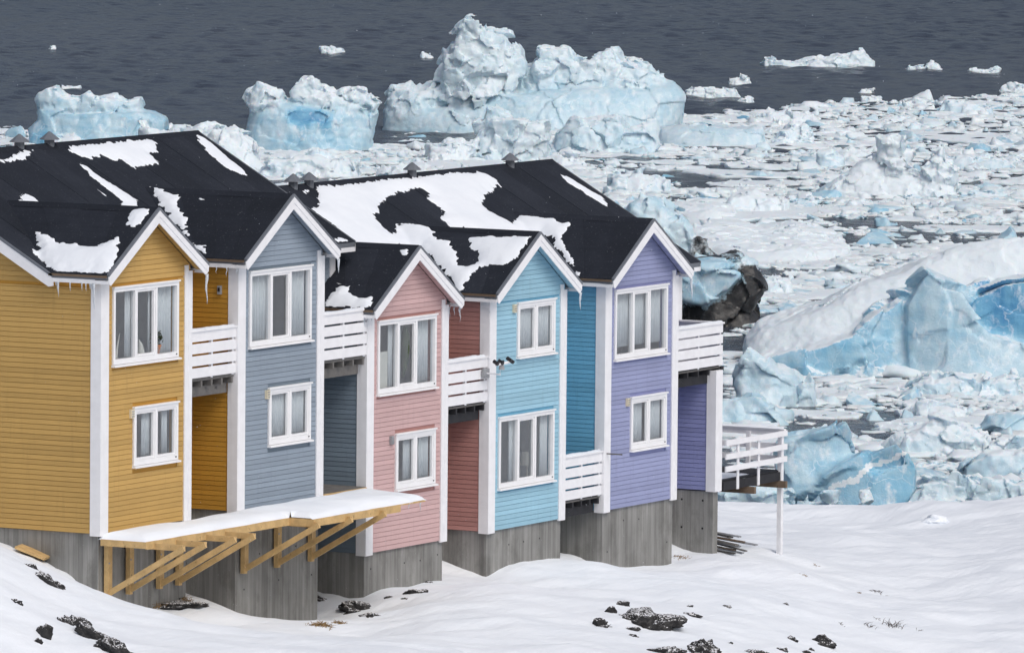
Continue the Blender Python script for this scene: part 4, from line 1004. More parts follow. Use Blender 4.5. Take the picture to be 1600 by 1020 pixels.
def berg(name, label, by, solids, cellpx=2.6, cat='iceberg', group=None):
    """solids: dict(poly=[px..], w0, dh (m), blue, snow, dirt, n=(amp,freq), fac=(amp,freq), taper)"""
    BN[0] += 1; seed = BN[0]*31
    xs = [p[0] for s_ in solids for p in s_['poly']]; cx = (min(xs)+max(xs))/2
    O = on_plane(cx, by, 2, SEA); dist = np.linalg.norm(O-CAM); m = dist/FPX; cell = cellpx*m
    P = []
    for s_ in solids: P.append([((x-cx)*m, (-1.2 if y > by-5 and s_.get('ground', True) else (by-y)*m)) for x, y in s_['poly']])
    allp = np.array([q for p in P for q in p]); pad = 1.2+3*cell
    lo = allp.min(0)-pad; hi = allp.max(0)+pad; lo[1] = -1.0
    wlo = min(s_.get('w0', 0)-s_['dh'] for s_ in solids)-pad; whi = max(s_.get('w0', 0)+s_['dh'] for s_ in solids)+pad
    u = np.arange(lo[0], hi[0], cell); z = np.arange(lo[1], hi[1], cell); w = np.arange(wlo, whi, cell*1.35)
    U, W, Zg = np.meshgrid(u, w, z, indexing='ij')
    Fd = np.full(U.shape, 1e3, np.float32); att = np.zeros(U.shape+(3,), np.float32)
    U2, Z2 = np.meshgrid(u, z, indexing='ij')
    for s_, p in zip(solids, P):
        d2 = poly_dist(U2, Z2, p)[:, None, :]
        pu = np.array(p); uc = (pu[:, 0].min()+pu[:, 0].max())/2; ur = (pu[:, 0].max()-pu[:, 0].min())/2+.01; zm = max(.5, pu[:, 1].max())
        dh = s_['dh']*np.sqrt(np.clip(1-.75*((U-uc)/ur)**2, .06, 1))*(1-s_.get('taper', .45)*np.clip(Zg/zm, 0, 1))
        wc = s_.get('w0', 0)+s_.get('lean', 0)*Zg
        dw = np.abs(W-wc)-dh; r = min(s_.get('round', .8), .45*s_['dh'])
        a = d2+r*.6; b = dw+r
        d = np.sqrt(np.maximum(a, 0)**2+np.maximum(b, 0)**2)+np.minimum(np.maximum(a, b), 0)-r*.8
        near = np.abs(d) < 1.6*(sum((s_.get('n', (.5, .5))[0], s_.get('fac', (.4, .5))[0])))+2*cell
        un, wn2, zn = U[near], W[near], Zg[near]
        na, nf = s_.get('n', (.5, .5)); fa, ff = s_.get('fac', (.4, .5))
        dd = na*fbm(un*nf, wn2*nf, zn*nf, 3, seed)+.07*min(1, na*2)*vnoise(un*2.9, wn2*2.9, zn*2.9, seed+3)
        if fa:
            wx = .35*fbm(un*ff*1.7, wn2*ff*1.7, zn*ff*1.7, 2, seed+5)
            wd, wv = worley(un*ff+wx, wn2*ff+wx, zn*ff*1.25, seed+9, True); dd = dd+fa*(wv+.12*(wd-.5))
            if s_.get('fine', True): dd = dd+.2*min(fa, .5)*worley(un*ff*2.7+wx, wn2*ff*2.7, zn*ff*3.1+wx, seed+21, True)[1]
        d = d.astype(np.float32); d[near] += dd+.34*(na+fa)
        for cvx in s_.get('carve', ()):
            cp = [((x-cx)*m, (by-y)*m) for x, y in cvx['poly']]
            cd = poly_dist(U2, Z2, cp)[:, None, :]+.22*fbm(U*1.1, W*1.1, Zg*1.1, 2, seed+40); front = (W-(wc-dh))-cvx['depth']
            d = np.maximum(d, -np.maximum(cd, front))
        bl = np.full(U.shape, s_.get('blue', .3), np.float32)
        for cvx in s_.get('carve', ()):
            cp = [((x-cx)*m, (by-y)*m) for x, y in cvx['poly']]; cd = poly_dist(U2, Z2, cp)[:, None, :]
            bl = np.where(W < wc, bl+(cvx.get('blue', .95)-bl)*np.clip(.75-cd/.7, 0, 1), bl)
        if 'veins' in s_:
            for (x0, y0, x1, y1) in s_['veins']:
                a_ = np.array([(x0-cx)*m, (by-y0)*m]); b_ = np.array([(x1-cx)*m, (by-y1)*m]); ab = b_-a_
                tt = np.clip(((U2-a_[0])*ab[0]+(Z2-a_[1])*ab[1])/(ab@ab), 0, 1)
                vd = np.hypot(U2-a_[0]-tt*ab[0], Z2-a_[1]-tt*ab[1])[:, None, :]; bl = np.where(vd < .10+.03*vnoise(U2*2, Z2*2, U2*0, 5)[:, None, :], -.6, bl)
        kb = s_.get('blend', .9)                       # soft union: colours and forms run into each other
        hh = np.clip(.5+.5*(Fd-d)/kb, 0, 1).astype(np.float32); ks = kb*.5; hs_ = np.clip(.5+.5*(Fd-d)/ks, 0, 1).astype(np.float32)
        Fd = Fd*(1-hs_)+d*hs_-ks*hs_*(1-hs_)
        att[..., 0] = att[..., 0]*(1-hh)+bl*hh; att[..., 1] = att[..., 1]*(1-hh)+s_.get('snow', .5)*hh; att[..., 2] = att[..., 2]*(1-hh)+s_.get('dirt', 0)*hh
    Fd[:, :, 0] = np.maximum(Fd[:, :, 0], .01); Fd[0] = np.maximum(Fd[0], .01); Fd[-1] = np.maximum(Fd[-1], .01); Fd[:, 0] = np.maximum(Fd[:, 0], .01); Fd[:, -1] = np.maximum(Fd[:, -1], .01); Fd[:, :, -1] = np.maximum(Fd[:, :, -1], .01)
    sc = np.array([cell, cell*1.35, cell]); V, Q = surface_nets(Fd, np.zeros(3), 1.0)
    lab = np.arange(len(V))                            # drop crumbs that float free of the body
    for _ in range(60):
        mn = lab[Q].min(1); new = lab.copy()
        for c_ in range(4): np.minimum.at(new, Q[:, c_], mn)
        new = new[new]
        if (new == lab).all(): break
        lab = new
    big_ = np.bincount(lab, minlength=len(V)) > .05*len(V); kp = big_[lab]; ren = np.cumsum(kp)-1
    Q = ren[Q[kp[Q[:, 0]]]]; V = V[kp]
    ij = np.clip(np.round(V).astype(int), 0, np.array(Fd.shape)-1); A = att[ij[:, 0], ij[:, 1], ij[:, 2]]
    L = V*sc+np.array([u[0], w[0], z[0]])
    Wd = L[:, :1]*RH+L[:, 1:2]*FH; Wd[:, 2] = L[:, 2]
    o = np_mesh(name, Wd, Q, M['ice'], sharp=24); o.location = (O[0], O[1], SEA); ice_attrs(o, A[:, 0], A[:, 1], A[:, 2])
    return tag(o, label, cat, group)
S = dict
berg('iceberg', 'turquoise iceberg with a wavy top, behind the ridge of the yellow house', 226, [
 S(poly=[(48, 226), (45, 205), (62, 190), (66, 172), (90, 168), (140, 170), (215, 172), (235, 176), (258, 187), (262, 200), (255, 226)], dh=4.5, blue=.50, snow=-.1, n=(.35, .35), fac=(.2, .3), taper=.3),
 S(poly=[(66, 178), (55, 155), (60, 148), (75, 136), (88, 134), (100, 148), (125, 152), (140, 144), (152, 155), (180, 150), (200, 156), (220, 152), (222, 165), (210, 172), (140, 176)], dh=3.2, blue=.32, snow=.3, n=(.3, .5), fac=(.3, .5), ground=False),
 S(poly=[(82, 226), (95, 212), (120, 205), (130, 215), (140, 226)], w0=-4, dh=2, blue=.15, snow=.5, n=(.4, .8), fac=(.3, .7))], 1.9)
berg('iceberg', 'mushroom-shaped iceberg with white crown and blue waist', 233, [
 S(poly=[(378, 233), (388, 205), (395, 170), (440, 165), (560, 168), (586, 178), (583, 200), (582, 233)], dh=4.6, blue=.48, snow=-.2, n=(.35, .35), fac=(.15, .4), taper=.25, round=1.6, carve=[S(poly=[(452, 176), (470, 170), (500, 171), (514, 175), (516, 182), (508, 189), (490, 185), (470, 190), (455, 187)], depth=.8, blue=.85)]),
 S(poly=[(395, 172), (382, 160), (385, 140), (400, 132), (415, 131), (430, 138), (445, 140), (450, 165)], dh=3.6, blue=.15, snow=.4, n=(.5, .8), fac=(.35, .8), ground=False, taper=.3),
 S(poly=[(440, 168), (452, 150), (460, 132), (475, 120), (488, 119), (500, 132), (525, 142), (545, 137), (560, 136), (575, 148), (593, 160), (586, 172), (510, 170)], dh=3.8, blue=.15, snow=.4, n=(.5, .8), fac=(.35, .8), ground=False, taper=.4)], 1.9)
berg('iceberg', 'largest iceberg, a jagged white tower above a long blue slab', 202, [
 S(poly=[(600, 202), (603, 175), (640, 172), (690, 172), (760, 152), (850, 138), (960, 130), (1050, 135), (1064, 147), (1063, 202)], dh=8, blue=.40, snow=-.3, n=(.4, .25), fac=(.2, .3), fine=False, taper=.3, round=1.6),
 S(poly=[(678, 150), (681, 125), (690, 95), (700, 75), (705, 55), (715, 35), (728, 25), (745, 30), (752, 40), (770, 40), (790, 50), (800, 65), (815, 78), (824, 95), (810, 125), (790, 150), (735, 165), (700, 162)], w0=-1.5, dh=5.5, blue=.24, snow=.15, n=(.6, .4), fac=(.6, .5), ground=False, taper=.55),
 S(poly=[(780, 158), (800, 115), (830, 100), (845, 75), (885, 72), (895, 85), (920, 92), (940, 80), (955, 74), (970, 90), (990, 100), (1015, 102), (1035, 118), (1052, 138), (1000, 140), (900, 155), (830, 160)], w0=.5, dh=6.2, blue=.26, snow=.2, n=(.55, .4), fac=(.5, .55), ground=False, taper=.55),
 S(poly=[(602, 182), (605, 150), (612, 132), (640, 132), (648, 142), (665, 135), (688, 125), (720, 150), (735, 170), (690, 182), (640, 185)], w0=-1, dh=5, blue=.30, snow=.25, n=(.5, .5), fac=(.4, .6), ground=False, taper=.5)], 1.9)
berg('iceberg', 'white blocky iceberg in front of the largest one', 250, [
 S(poly=[(738, 250), (740, 200), (752, 185), (765, 166), (800, 175), (825, 188), (860, 183), (862, 205), (858, 250)], dh=3.2, blue=.28, snow=.15, n=(.4, .5), fac=(.6, .5)),
 S(poly=[(660, 250), (668, 224), (700, 218), (742, 222), (745, 250)], w0=-1, dh=3, blue=.12, snow=.5, n=(.5, .8), fac=(.4, .8)),
 S(poly=[(830, 272), (845, 240), (880, 230), (910, 236), (945, 252), (962, 272)], w0=-8, dh=4, blue=.12, snow=.5, n=(.6, .7), fac=(.5, .7))], 2.0)
berg('iceberg', 'pale ice slab with a blunt right end, below the largest iceberg', 238, [
 S(poly=[(856, 238), (865, 207), (885, 195), (930, 180), (960, 180), (980, 195), (1000, 190), (1028, 183), (1030, 238)], dh=3.4, blue=.30, snow=.2, n=(.4, .5), fac=(.45, .5))], 2.0)
berg('iceberg', 'low flat pale blue slab right of the largest iceberg', 226, [
 S(poly=[(1025, 226), (1030, 200), (1100, 194), (1150, 201), (1190, 199), (1200, 226)], dh=5, blue=.33, snow=.0, n=(.25, .5), fac=(.12, .5)),
 S(poly=[(1190, 226), (1215, 200), (1240, 189), (1260, 190), (1270, 205), (1270, 226)], dh=2.5, blue=.2, snow=.4, n=(.4, .8), fac=(.4, .8))], 2.0)
berg('iceberg', 'white icy mass behind the gap between left roofs and mushroom iceberg', 262, [
 S(poly=[(215, 262), (218, 195), (228, 192), (250, 205), (300, 204), (320, 196), (372, 195), (395, 215), (420, 262)], dh=5, blue=.1, snow=.55, n=(.6, .5), fac=(.5, .5)),
 S(poly=[(395, 270), (420, 242), (470, 232), (500, 222), (525, 232), (560, 244), (580, 270)], w0=-9, dh=4, blue=.22, snow=.4, n=(.5, .6), fac=(.4, .6))], 2.4)
berg('iceberg', 'long low far iceberg with a crest at its right end', 103, [
 S(poly=[(1192, 103), (1193, 89), (1210, 93), (1240, 97), (1270, 91), (1300, 88), (1312, 84), (1325, 86), (1330, 80), (1345, 78), (1352, 84), (1367, 95), (1366, 103)], dh=3, blue=.22, snow=.45, n=(.25, .8), fac=(.35, .8), round=.4)], 1.6)
for (pl, by, l) in [([(1137, 132), (1142, 124), (1154, 123), (1158, 114), (1172, 121), (1176, 132)], 132, 'small twin-humped iceberg right of the largest one'),
 ([(1066, 152), (1070, 141), (1085, 136), (1125, 136), (1150, 141), (1166, 152)], 152, 'lumpy white floe right of the largest iceberg'),
 ([(1146, 159), (1155, 152), (1175, 152), (1184, 159)], 159, 'flat floe below the lumpy one, right of the largest iceberg'),
 ([(497, 83), (502, 75), (520, 72), (536, 77), (553, 84)], 84, 'lone white floe on open water above the mushroom iceberg'),
 ([(72, 78), (78, 71), (88, 70), (94, 78)], 78, 'lone speck of ice on the far water at the left'), ([(342, 79), (350, 75), (365, 78)], 79, 'thin sliver of ice on the far water'),
 ([(652, 91), (660, 83), (672, 84), (690, 91)], 91, 'small floe just left of the ice tower'), ([(88, 139), (96, 133), (125, 134), (128, 139)], 139, 'flat floe behind the turquoise iceberg'),
 ([(1405, 109), (1420, 103), (1448, 104), (1455, 97), (1470, 103), (1486, 109)], 109, 'low floe right of the long far iceberg'), ([(1506, 113), (1515, 108), (1545, 108), (1555, 102), (1566, 106), (1560, 113)], 113, 'bluish low floe at the far right'),
 ([(1557, 147), (1563, 132), (1580, 129), (1610, 134), (1612, 147)], 147, 'pale iceberg cut by the right frame edge'), ([(1336, 146), (1345, 138), (1365, 138), (1366, 146)], 146, 'small grey-blue floe on the water below the long iceberg'),
 ([(972, 97), (978, 90), (1000, 90), (1006, 97)], 97, 'small floe behind the right shoulder of the largest iceberg'), ([(1024, 103), (1040, 99), (1066, 100), (1066, 103)], 103, 'thin far floe right of the largest iceberg'),
 ([(1332, 158), (1345, 150), (1375, 152), (1382, 158)], 158, 'low floe at the upper edge of the pack ice'), ([(762, 12), (770, 8), (790, 9), (795, 12)], 12, 'tiny far floe at the top, right of the ice tower'), ([(878, 12), (882, 9), (894, 12)], 12, 'tiniest far floe at the top centre')]:
    berg('small_iceberg', l, by, [S(poly=pl, dh=1.2, blue=.16, snow=.45, n=(.2, 1.2), fac=(.25, 1.2), round=.25)], 1.2, group='small ice on the open water')
berg('iceberg', 'white peaked iceberg mound with a leaning block in the pack', 306, [
 S(poly=[(1270, 306), (1300, 290), (1325, 272), (1345, 248), (1365, 238), (1410, 255), (1440, 285), (1460, 306)], dh=4.2, blue=.06, snow=.7, n=(.5, .6), fac=(.35, .6), taper=.7),
 S(poly=[(1366, 250), (1363, 228), (1368, 211), (1385, 206), (1410, 210), (1414, 228), (1426, 245), (1424, 262), (1395, 262)], w0=-1.2, dh=1.9, blue=.12, snow=.2, dirt=.18, n=(.35, .9), fac=(.45, .9), ground=False),
 S(poly=[(1405, 306), (1425, 275), (1445, 258), (1452, 235), (1468, 228), (1478, 248), (1498, 258), (1492, 306)], w0=-1.5, dh=2.4, blue=.14, snow=.6, n=(.5, .9), fac=(.45, .9))], 2.0)
berg('iceberg', 'great snow-covered iceberg with deep blue face at the right edge', 582, [
 S(poly=[(1160, 582), (1168, 545), (1190, 522), (1240, 505), (1290, 486), (1330, 462), (1400, 432), (1450, 411), (1500, 396), (1560, 383), (1620, 377), (1760, 372), (1760, 582)], w0=4.5, dh=7.5, blue=.5, snow=1.1, n=(.5, .22), fac=(.10, .25), fine=False, taper=.92, round=1.2),
 S(poly=[(1172, 582), (1185, 556), (1240, 540), (1290, 528), (1325, 516), (1342, 498), (1366, 480), (1395, 462), (1412, 458), (1418, 582)], w0=-.6, dh=2.8, blue=.56, snow=.35, n=(.25, .4), fac=(.35, .35), fine=False, taper=.35, round=.5),
 S(poly=[(1406, 582), (1408, 472), (1425, 441), (1441, 419), (1468, 434), (1500, 450), (1518, 480), (1545, 508), (1600, 520), (1640, 535), (1760, 540), (1760, 582)], w0=-1.2, dh=3.0, blue=.40, snow=.1, n=(.2, .4), fac=(.42, .26), fine=False, taper=.55, round=.25),
 S(poly=[(1490, 540), (1512, 460), (1530, 446), (1560, 434), (1640, 424), (1760, 420), (1760, 560), (1600, 560)], w0=.2, dh=2.8, blue=.82, snow=.25, n=(.2, .5), fac=(.45, .3), fine=False, taper=.3, round=.4, ground=False)], 2.5)
berg('iceberg', 'clear blue ice slab with a white vein, behind the terrace', 838, [
 S(poly=[(1205, 838), (1215, 700), (1225, 682), (1260, 672), (1300, 664), (1320, 655), (1338, 675), (1342, 700), (1335, 838)], w0=.8, dh=1.7, blue=.44, snow=-.1, n=(.15, .5), fac=(.5, .33), fine=False, taper=.3, round=.3),
 S(poly=[(1262, 838), (1285, 740), (1342, 692), (1400, 680), (1425, 700), (1440, 730), (1432, 765), (1405, 790), (1360, 838)], w0=-.1, dh=1.7, blue=.58, snow=-.2, n=(.12, .5), fac=(.5, .28), fine=False, taper=.35, round=.3, veins=[(1296, 757, 1335, 745), (1335, 745, 1352, 725), (1352, 725, 1390, 715), (1390, 715, 1424, 694)])], 2.6)
berg('iceberg', 'shattered glassy ice blocks on the shore below the terrace', 846, [
 S(poly=[(1100, 846), (1120, 770), (1160, 752), (1200, 745), (1240, 770), (1262, 846)], w0=0, dh=1.6, blue=.34, snow=.15, n=(.35, .9), fac=(.55, .7)),
 S(poly=[(1232, 846), (1245, 785), (1268, 768), (1285, 752), (1305, 765), (1325, 790), (1322, 846)], w0=-.8, dh=1.1, blue=.36, snow=.2, dirt=.12, n=(.3, 1.), fac=(.5, .8)),
 S(poly=[(1312, 846), (1330, 782), (1345, 764), (1357, 758), (1362, 790), (1358, 846)], w0=-1, dh=.9, blue=.28, snow=.25, dirt=.1, n=(.2, 1.), fac=(.4, .9))], 2.6)
berg('iceberg', 'dark dirt-laden iceberg with a turquoise cap, right of the violet gable', 508, [
 S(poly=[(1030, 508), (1050, 420), (1085, 404), (1110, 404), (1150, 399), (1183, 406), (1189, 440), (1186, 480), (1182, 508)], w0=.5, dh=2.4, blue=.4, snow=-.3, dirt=.95, n=(.35, .5), fac=(.6, .5), fine=False, taper=.35),
 S(poly=[(1040, 470), (1045, 425), (1085, 408), (1120, 411), (1160, 418), (1162, 432), (1140, 455), (1120, 468), (1095, 478)], w0=-1.2, dh=1.6, blue=.50, snow=-.4, dirt=.0, n=(.15, .6), fac=(.45, .4), fine=False, taper=.3, ground=False),
 S(poly=[(1122, 412), (1128, 400), (1160, 397), (1186, 410), (1188, 424), (1165, 422), (1140, 414)], w0=.6, dh=1.4, blue=.36, snow=-.1, dirt=.1, n=(.25, .8), fac=(.3, .7), ground=False)], 2.2)
berg('iceberg', 'grey-turquoise iceberg with a brown hollow, beyond the violet roof', 402, [
 S(poly=[(960, 402), (970, 345), (985, 318), (1010, 310), (1035, 316), (1062, 336), (1078, 362), (1082, 402)], dh=3, blue=.42, snow=.05, dirt=.2, n=(.4, .6), fac=(.45, .5)),
 S(poly=[(1066, 402), (1072, 372), (1090, 364), (1106, 370), (1110, 388), (1122, 396), (1122, 402)], w0=-1.5, dh=1.6, blue=.2, snow=.2, dirt=.6, n=(.3, .9), fac=(.3, .8)),
 S(poly=[(1010, 345), (1020, 335), (1060, 335), (1085, 350), (1080, 372), (1040, 372)], w0=-1.2, dh=1.8, blue=.36, snow=.2, n=(.3, .8), fac=(.3, .7), ground=False)], 2.2)
for (pl, by, dh, bl, sn, l) in [
 ([(1140, 632), (1150, 590), (1160, 560), (1170, 547), (1190, 560), (1212, 577), (1240, 580), (1268, 600), (1282, 632)], 632, 2.2, .32, .15, 'pale blue pointed iceberg right of the violet balcony'),
 ([(1100, 660), (1110, 622), (1135, 614), (1180, 616), (1225, 640), (1245, 660)], 660, 2.0, .36, .0, 'smooth pale blue slab just above the terrace'),
 ([(1480, 742), (1500, 722), (1540, 706), (1580, 700), (1605, 684), (1700, 668), (1700, 742)], 742, 2.4, .42, .25, 'blue iceberg with white streaks at the right edge'),
 ([(1350, 806), (1380, 786), (1402, 764), (1440, 746), (1470, 740), (1500, 748), (1600, 745), (1700, 742), (1700, 806)], 806, 2.0, .36, .35, 'long pale ice bank along the shore at the lower right'),
 ([(1366, 707), (1400, 681), (1440, 664), (1456, 650), (1490, 655), (1540, 675), (1568, 707)], 707, 2.6, .24, .5, 'white and blue mound right of the clear blue slab'),
 ([(1405, 652), (1430, 630), (1460, 621), (1510, 634), (1524, 652)], 652, 2.0, .2, .5, 'rounded white floe above the white and blue mound'),
 ([(1395, 616), (1420, 592), (1480, 586), (1550, 584), (1585, 574), (1602, 616)], 616, 2.2, .34, .45, 'flat rough blue floe below the great iceberg'),
 ([(1520, 672), (1545, 650), (1600, 636), (1700, 632), (1700, 672)], 672, 2.2, .36, .1, 'smooth blue slab at the right edge above the streaked iceberg'),
 ([(1180, 458), (1182, 432), (1215, 426), (1238, 434), (1236, 458)], 458, 2.0, .22, .55, 'square snow-topped floe beside the dirt-laden iceberg'),
 ([(1080, 412), (1090, 398), (1130, 392), (1200, 396), (1260, 390), (1310, 396), (1335, 402), (1330, 412)], 412, 16, .06, .9, 'broad smooth white floe beyond the violet roof'),
 ([(1045, 345), (1055, 334), (1110, 331), (1150, 333), (1175, 345)], 345, 8, .12, .8, 'smooth white floe above the broad one'),
 ([(1360, 352), (1365, 341), (1385, 338), (1395, 346), (1405, 336), (1412, 352)], 352, 1.2, .55, -.1, 'small slate blue twin block in the pack'),
 ([(1285, 250), (1300, 236), (1335, 232), (1362, 240), (1370, 252)], 252, 2, .16, .6, 'white lumpy floe left of the peaked mound'),
 ([(1120, 330), (1140, 305), (1180, 300), (1230, 312), (1240, 330)], 330, 2.4, .2, .5, 'pale rough floe left of centre in the pack'),
 ([(1455, 178), (1480, 162), (1520, 157), (1548, 165), (1560, 178)], 178, 2.4, .32, .3, 'pale blue floe at the top right of the pack'),
 ([(1470, 262), (1490, 242), (1540, 238), (1585, 248), (1600, 262)], 262, 3.2, .38, .2, 'smooth blue floe right of the peaked mound'),
 ([(1160, 192), (1180, 178), (1230, 172), (1270, 178), (1300, 192)], 192, 2.6, .08, .7, 'white rubble floe at the upper edge of the pack'),
 ([(1270, 262), (1275, 240), (1300, 232), (1322, 245), (1322, 262)], 262, 1.5, .26, .2, 'upright pale block among the pack ice'),
 ([(940, 300), (955, 275), (990, 268), (1040, 275), (1060, 300)], 300, 2.8, .24, .5, 'rubble floe just right of the violet ridge end'),
 ([(590, 272), (610, 255), (650, 250), (690, 262), (700, 280)], 280, 2.6, .14, .6, 'white rubble floe above the snowy roof')]:
    fl = 1.0 if sn > .75 else 0
    berg('ice_block', l, by, [S(poly=pl, dh=dh, blue=bl, snow=sn, n=(.35, .8 if not fl else .35), fac=(.4 if not fl else .12, .75 if sn > .3 else .5), fine=.3 < sn < .75, taper=.5 if not fl else .12, round=.6, w0=dh*.95 if fl else 0)], 2.0, group='larger blocks in the pack ice')

# ------------------------------------------------------------------ pack ice: floe prototypes, single floes, brash
def floe_proto(kind, res, seed):
    n = res; u = np.linspace(-1.35, 1.35, n); hz = {'flat': .42, 'lump': .72, 'block': .8}[kind]
    z = np.linspace(-.22, hz+.18, max(6, int(n*(hz+.4)/2.7))); U, W, Z = np.meshgrid(u, u, z, indexing='ij')
    th = np.arctan2(W, U); rr = np.hypot(U, W); ns = lambda f, s_: fbm(U*f, W*f, Z*f, 3, s_)
    R = 1+.30*vnoise(np.cos(th)*1.5+seed, np.sin(th)*1.5, th*0, seed)+.1*vnoise(np.cos(th)*4+seed, np.sin(th)*4, th*0, seed+1)
    if kind == 'flat':
        top = .16+.12*ns(1.6, seed)+.45*np.clip(ns(2.8, seed+4)-.08, 0, 1); d = np.maximum((rr-R)*.8, (Z-top)); d = np.maximum(d, -.3-Z); d = d+.06*ns(5, seed+2)
    elif kind == 'lump':
        top = .30*(1-.7*rr**2)+.28*ns(1.8, seed)+.08; d = np.maximum((rr-R)*.8, Z-top); wd, wv = worley(U*2.0, W*2.0, Z*2.0, seed, True); d = d+.24*wv+.05*ns(5, seed+3)
    else:
        d = np.full(U.shape, -9.); r2 = random.Random(seed)
        for k in range(9):
            a = r2.uniform(0, 6.28); e = r2.uniform(-.1, .9); nv = (math.cos(a)*math.cos(e), math.sin(a)*math.cos(e), math.sin(e))
            d = np.maximum(d, U*nv[0]+W*nv[1]+Z*nv[2]*1.3-r2.uniform(.35, .8))
        d = d+.07*ns(2.5, seed)+.04*ns(6, seed+3)
    for sl_ in (np.s_[0], np.s_[-1], np.s_[:, 0], np.s_[:, -1], np.s_[:, :, 0], np.s_[:, :, -1]): d[sl_] = np.maximum(d[sl_], .01)
    V, Q = surface_nets(d, np.zeros(3), 1.0)
    return np.stack([np.interp(V[:, 0], range(n), u), np.interp(V[:, 1], range(n), u), np.interp(V[:, 2], range(len(z)), z)], -1), Q
def roofline(x):
    return np.interp(x, [-50, 0, 310, 470, 471, 868, 1090, 1131, 1132, 1228, 1229, 1700], [238, 235, 208, 292, 290, 256, 412, 500, 800, 800, 815, 800])
def pack_edge(x):                                     # upper edge of the pack, photograph rows
    return np.interp(x, [0, 60, 62, 200, 300, 390, 600, 640, 700, 1060, 1130, 1300, 1450, 1600], [202, 205, 205, 215, 200, 215, 222, 215, 205, 190, 178, 165, 158, 152])
rg = np.random.default_rng(5)
def sample_sea(n):
    t = np.sqrt(rg.uniform(330**2, 735**2, n)); s_ = rg.uniform(-1, 1, n)*t*.075
    P = CAM[None]+s_[:, None]*RH+t[:, None]*FH; P[:, 2] = SEA
    d = P-CAM; zc = d@FW; x = 800+FPX*(d@RT)/zc; y = 510-FPX*(d@UP)/zc
    return P, t, x, y
P, T_, px, py = sample_sea(60000)
dens = fbm(P[:, 0]*.035, P[:, 1]*.035, P[:, 0]*0, 3, 77)
vis = (px > -60) & (px < 1660) & (py < roofline(px)+6) & (py > pack_edge(px))
KINDS = [('flat', 'flat snow-topped floe'), ('lump', 'lumpy white ice rubble'), ('block', 'angular pale ice block')]
PROT = {}; FL = []
LMARK = [(150, 222, 'the turquoise iceberg'), (485, 233, 'the mushroom iceberg'), (720, 200, 'the ice tower'), (980, 195, 'the long blue slab'), (800, 248, 'the white blocky iceberg'), (945, 238, 'the blunt slab'), (1120, 226, 'the low flat blue slab'),
 (320, 255, 'the left roof end'), (560, 268, 'the snowy roof ridge'), (1385, 300, 'the peaked white mound'), (1220, 190, 'the rubble at the pack edge'), (1510, 176, 'the pale floe at the top right'), (1540, 260, 'the smooth blue floe'), (1300, 260, 'the upright pale block'),
 (1390, 350, 'the slate blue twin block'), (1200, 330, 'the rough pale floe'), (1210, 400, 'the broad smooth floe'), (1125, 500, 'the dirt-laden iceberg'), (1210, 455, 'the square snowy floe'), (1230, 560, 'the left foot of the great iceberg'), (1420, 575, 'the blue peak of the great iceberg'), (1560, 580, 'the right part of the great iceberg'),
 (1215, 630, 'the pointed blue iceberg'), (1180, 655, 'the slab above the terrace'), (1320, 700, 'the clear blue slab'), (1465, 706, 'the white and blue mound'), (1465, 650, 'the rounded white floe'), (1500, 615, 'the flat rough floe'), (1570, 670, 'the smooth right-edge slab'), (1550, 740, 'the streaked blue iceberg'), (1000, 300, 'the violet ridge end'), (1030, 400, 'the brown-hollowed iceberg'), (1450, 420, 'the snow dome of the great iceberg'), (1560, 340, 'the right frame edge')]
for kd, _ in KINDS:
    for v_ in range(5):
        V, Q = floe_proto(kd, 30, 13+v_*7+len(kd)); o = np_mesh('ice_floe', V, Q, M['ice'], sharp=28); me = o.data
        bl = {'flat': (.05, .75), 'lump': (.10, .5), 'block': (.34, .2)}[kd]
        ice_attrs(o, bl[0]+.06*v_, bl[1]-.06*v_, .0); COL.objects.unlink(o); bpy.data.objects.remove(o); PROT[kd, v_] = me
order = np.flatnonzero(vis); cnt = 0; taken = []
for i in order:
    if cnt >= 300: break
    kd = ('flat', 'lump', 'block')[rg.choice(3, p=[.50, .32, .18])]
    w = {'flat': 1.6+rg.gamma(2., .9), 'lump': .8+rg.gamma(2., .35), 'block': .5+rg.gamma(2, .28)}[kd]
    if any((a[0]-P[i, 0])**2+(a[1]-P[i, 1])**2 < (.75*(a[2]+w))**2 for a in taken): continue
    taken.append((P[i, 0], P[i, 1], w)); cnt += 1
    o = bpy.data.objects.new('ice_floe', PROT[kd, int(rg.integers(5))]); COL.objects.link(o)
    o.location = (P[i, 0], P[i, 1], SEA); o.rotation_euler = (0, 0, rg.uniform(0, 6.28))
    zs = {'flat': .28+.25*rg.random(), 'lump': .55, 'block': .75}[kd]
    o.scale = (w, w*rg.uniform(.7, 1.1), min(w, 2.2)*zs)
    lm = min(LMARK, key=lambda q: (q[0]-px[i])**2+((q[1]-py[i])*2)**2); dx, dy = px[i]-lm[0], (py[i]-lm[1])*2
    rel = ('right of' if dx > 0 else 'left of') if abs(dx) > abs(dy) else ('in front of' if dy > 0 else 'beyond')
    FL.append((o, dict(KINDS)[kd]+', '+rel+' '+lm[2], w))
    tag(o, dict(KINDS)[kd], 'ice floe', {'flat': 'flat floes in the pack ice', 'lump': 'lumpy floes in the pack ice', 'block': 'angular blocks in the pack ice'}[kd])
_by = {}
for o, l, w in FL: _by.setdefault(l, []).append((w, o))
for l, q in _by.items():
    q.sort(key=lambda e: -e[0]); nm = ['largest', 'second largest', 'third largest', 'fourth largest', 'fifth largest', 'sixth largest']
    for k, (w, o) in enumerate(q): o['label'] = l if len(q) == 1 else ((nm[k] if k < 6 and len(q) > 2 else ('smallest' if k == len(q)-1 else 'smaller') if len(q) > 2 else ('larger', 'smaller')[k])+' '+l)
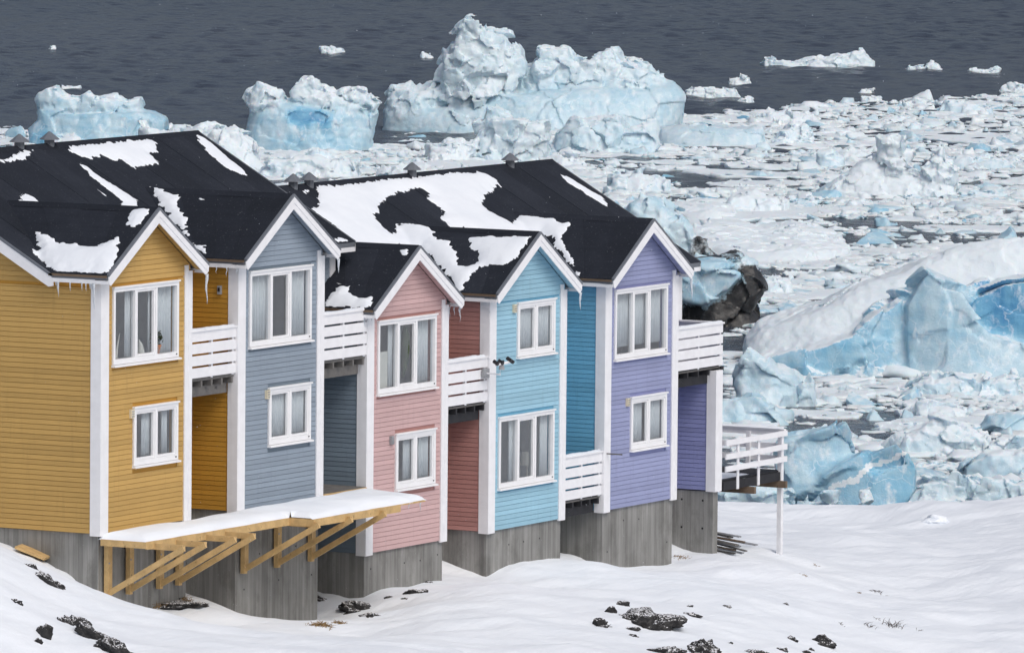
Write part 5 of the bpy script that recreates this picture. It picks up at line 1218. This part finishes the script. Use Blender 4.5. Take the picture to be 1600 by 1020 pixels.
def brash():
    protos = [floe_proto(k, 8, 100+s_*3) for k in ('flat', 'lump', 'block') for s_ in range(4)]
    P, T_, px, py = sample_sea(90000)
    dn = fbm(P[:, 0]*.11, P[:, 1]*.11, P[:, 0]*0, 4, 41); edge = pack_edge(px)-4
    keep = (px > -40) & (px < 1640) & (py < roofline(px)+5) & (py > edge+6*dn) & (dn > -.16+.26*rg.random(len(px)))
    P = P[keep]; dn = dn[keep]; Vs = []; Qs = []; B = []; Sn = []; off = 0
    P = P[:13000]
    for k, p in enumerate(P):
        V, Q = protos[int(rg.integers(len(protos)))]; w = min(.16+rg.gamma(1.4, .25), 1.8); a = rg.uniform(0, 6.28); c, s_ = math.cos(a), math.sin(a)
        x = V[:, 0]*w; y = V[:, 1]*w*rg.uniform(.6, 1.1); z = V[:, 2]*w*rg.uniform(.3, .95)
        Vs.append(np.stack([p[0]+x*c-y*s_, p[1]+x*s_+y*c, SEA+z], -1)); Qs.append(Q+off); off += len(V)
        B.append(np.full(len(V), abs(rg.normal(.16, .2)))); Sn.append(np.full(len(V), rg.uniform(-.3, .75)))
    V = np.concatenate(Vs); Q = np.concatenate(Qs); c0 = V.mean(0)
    o = np_mesh('brash_ice', V-c0, Q, M['ice']); o.location = tuple(c0); ice_attrs(o, np.concatenate(B), np.concatenate(Sn), 0.)
    tag(o, 'small broken brash ice filling the water between the floes', 'brash ice', kind='stuff'); print('brash', len(P), len(Q))
brash()
def flakes():
    n = 1100; t = 70+110*rg.random(n)**.8; x = rg.uniform(-30, 1630, n); y = rg.uniform(-20, 1040, n); V = []; F = []
    base = np.array([(1, 0, 0), (-1, 0, 0), (0, 1, 0), (0, -1, 0), (0, 0, 1), (0, 0, -1)])
    tri = np.array([(0, 2, 4), (2, 1, 4), (1, 3, 4), (3, 0, 4), (2, 0, 5), (1, 2, 5), (3, 1, 5), (0, 3, 5)])
    for k in range(n):
        p = at_range(x[k], y[k], t[k]); V.append(p+base*rg.uniform(.0015, .004)); F.append(tri+6*k)
    o = np_mesh('falling_snow', np.concatenate(V), np.concatenate(F), M['roof_snow']); tag(o, 'fine snowflakes drifting through the air', 'snowfall', kind='stuff')
flakes()
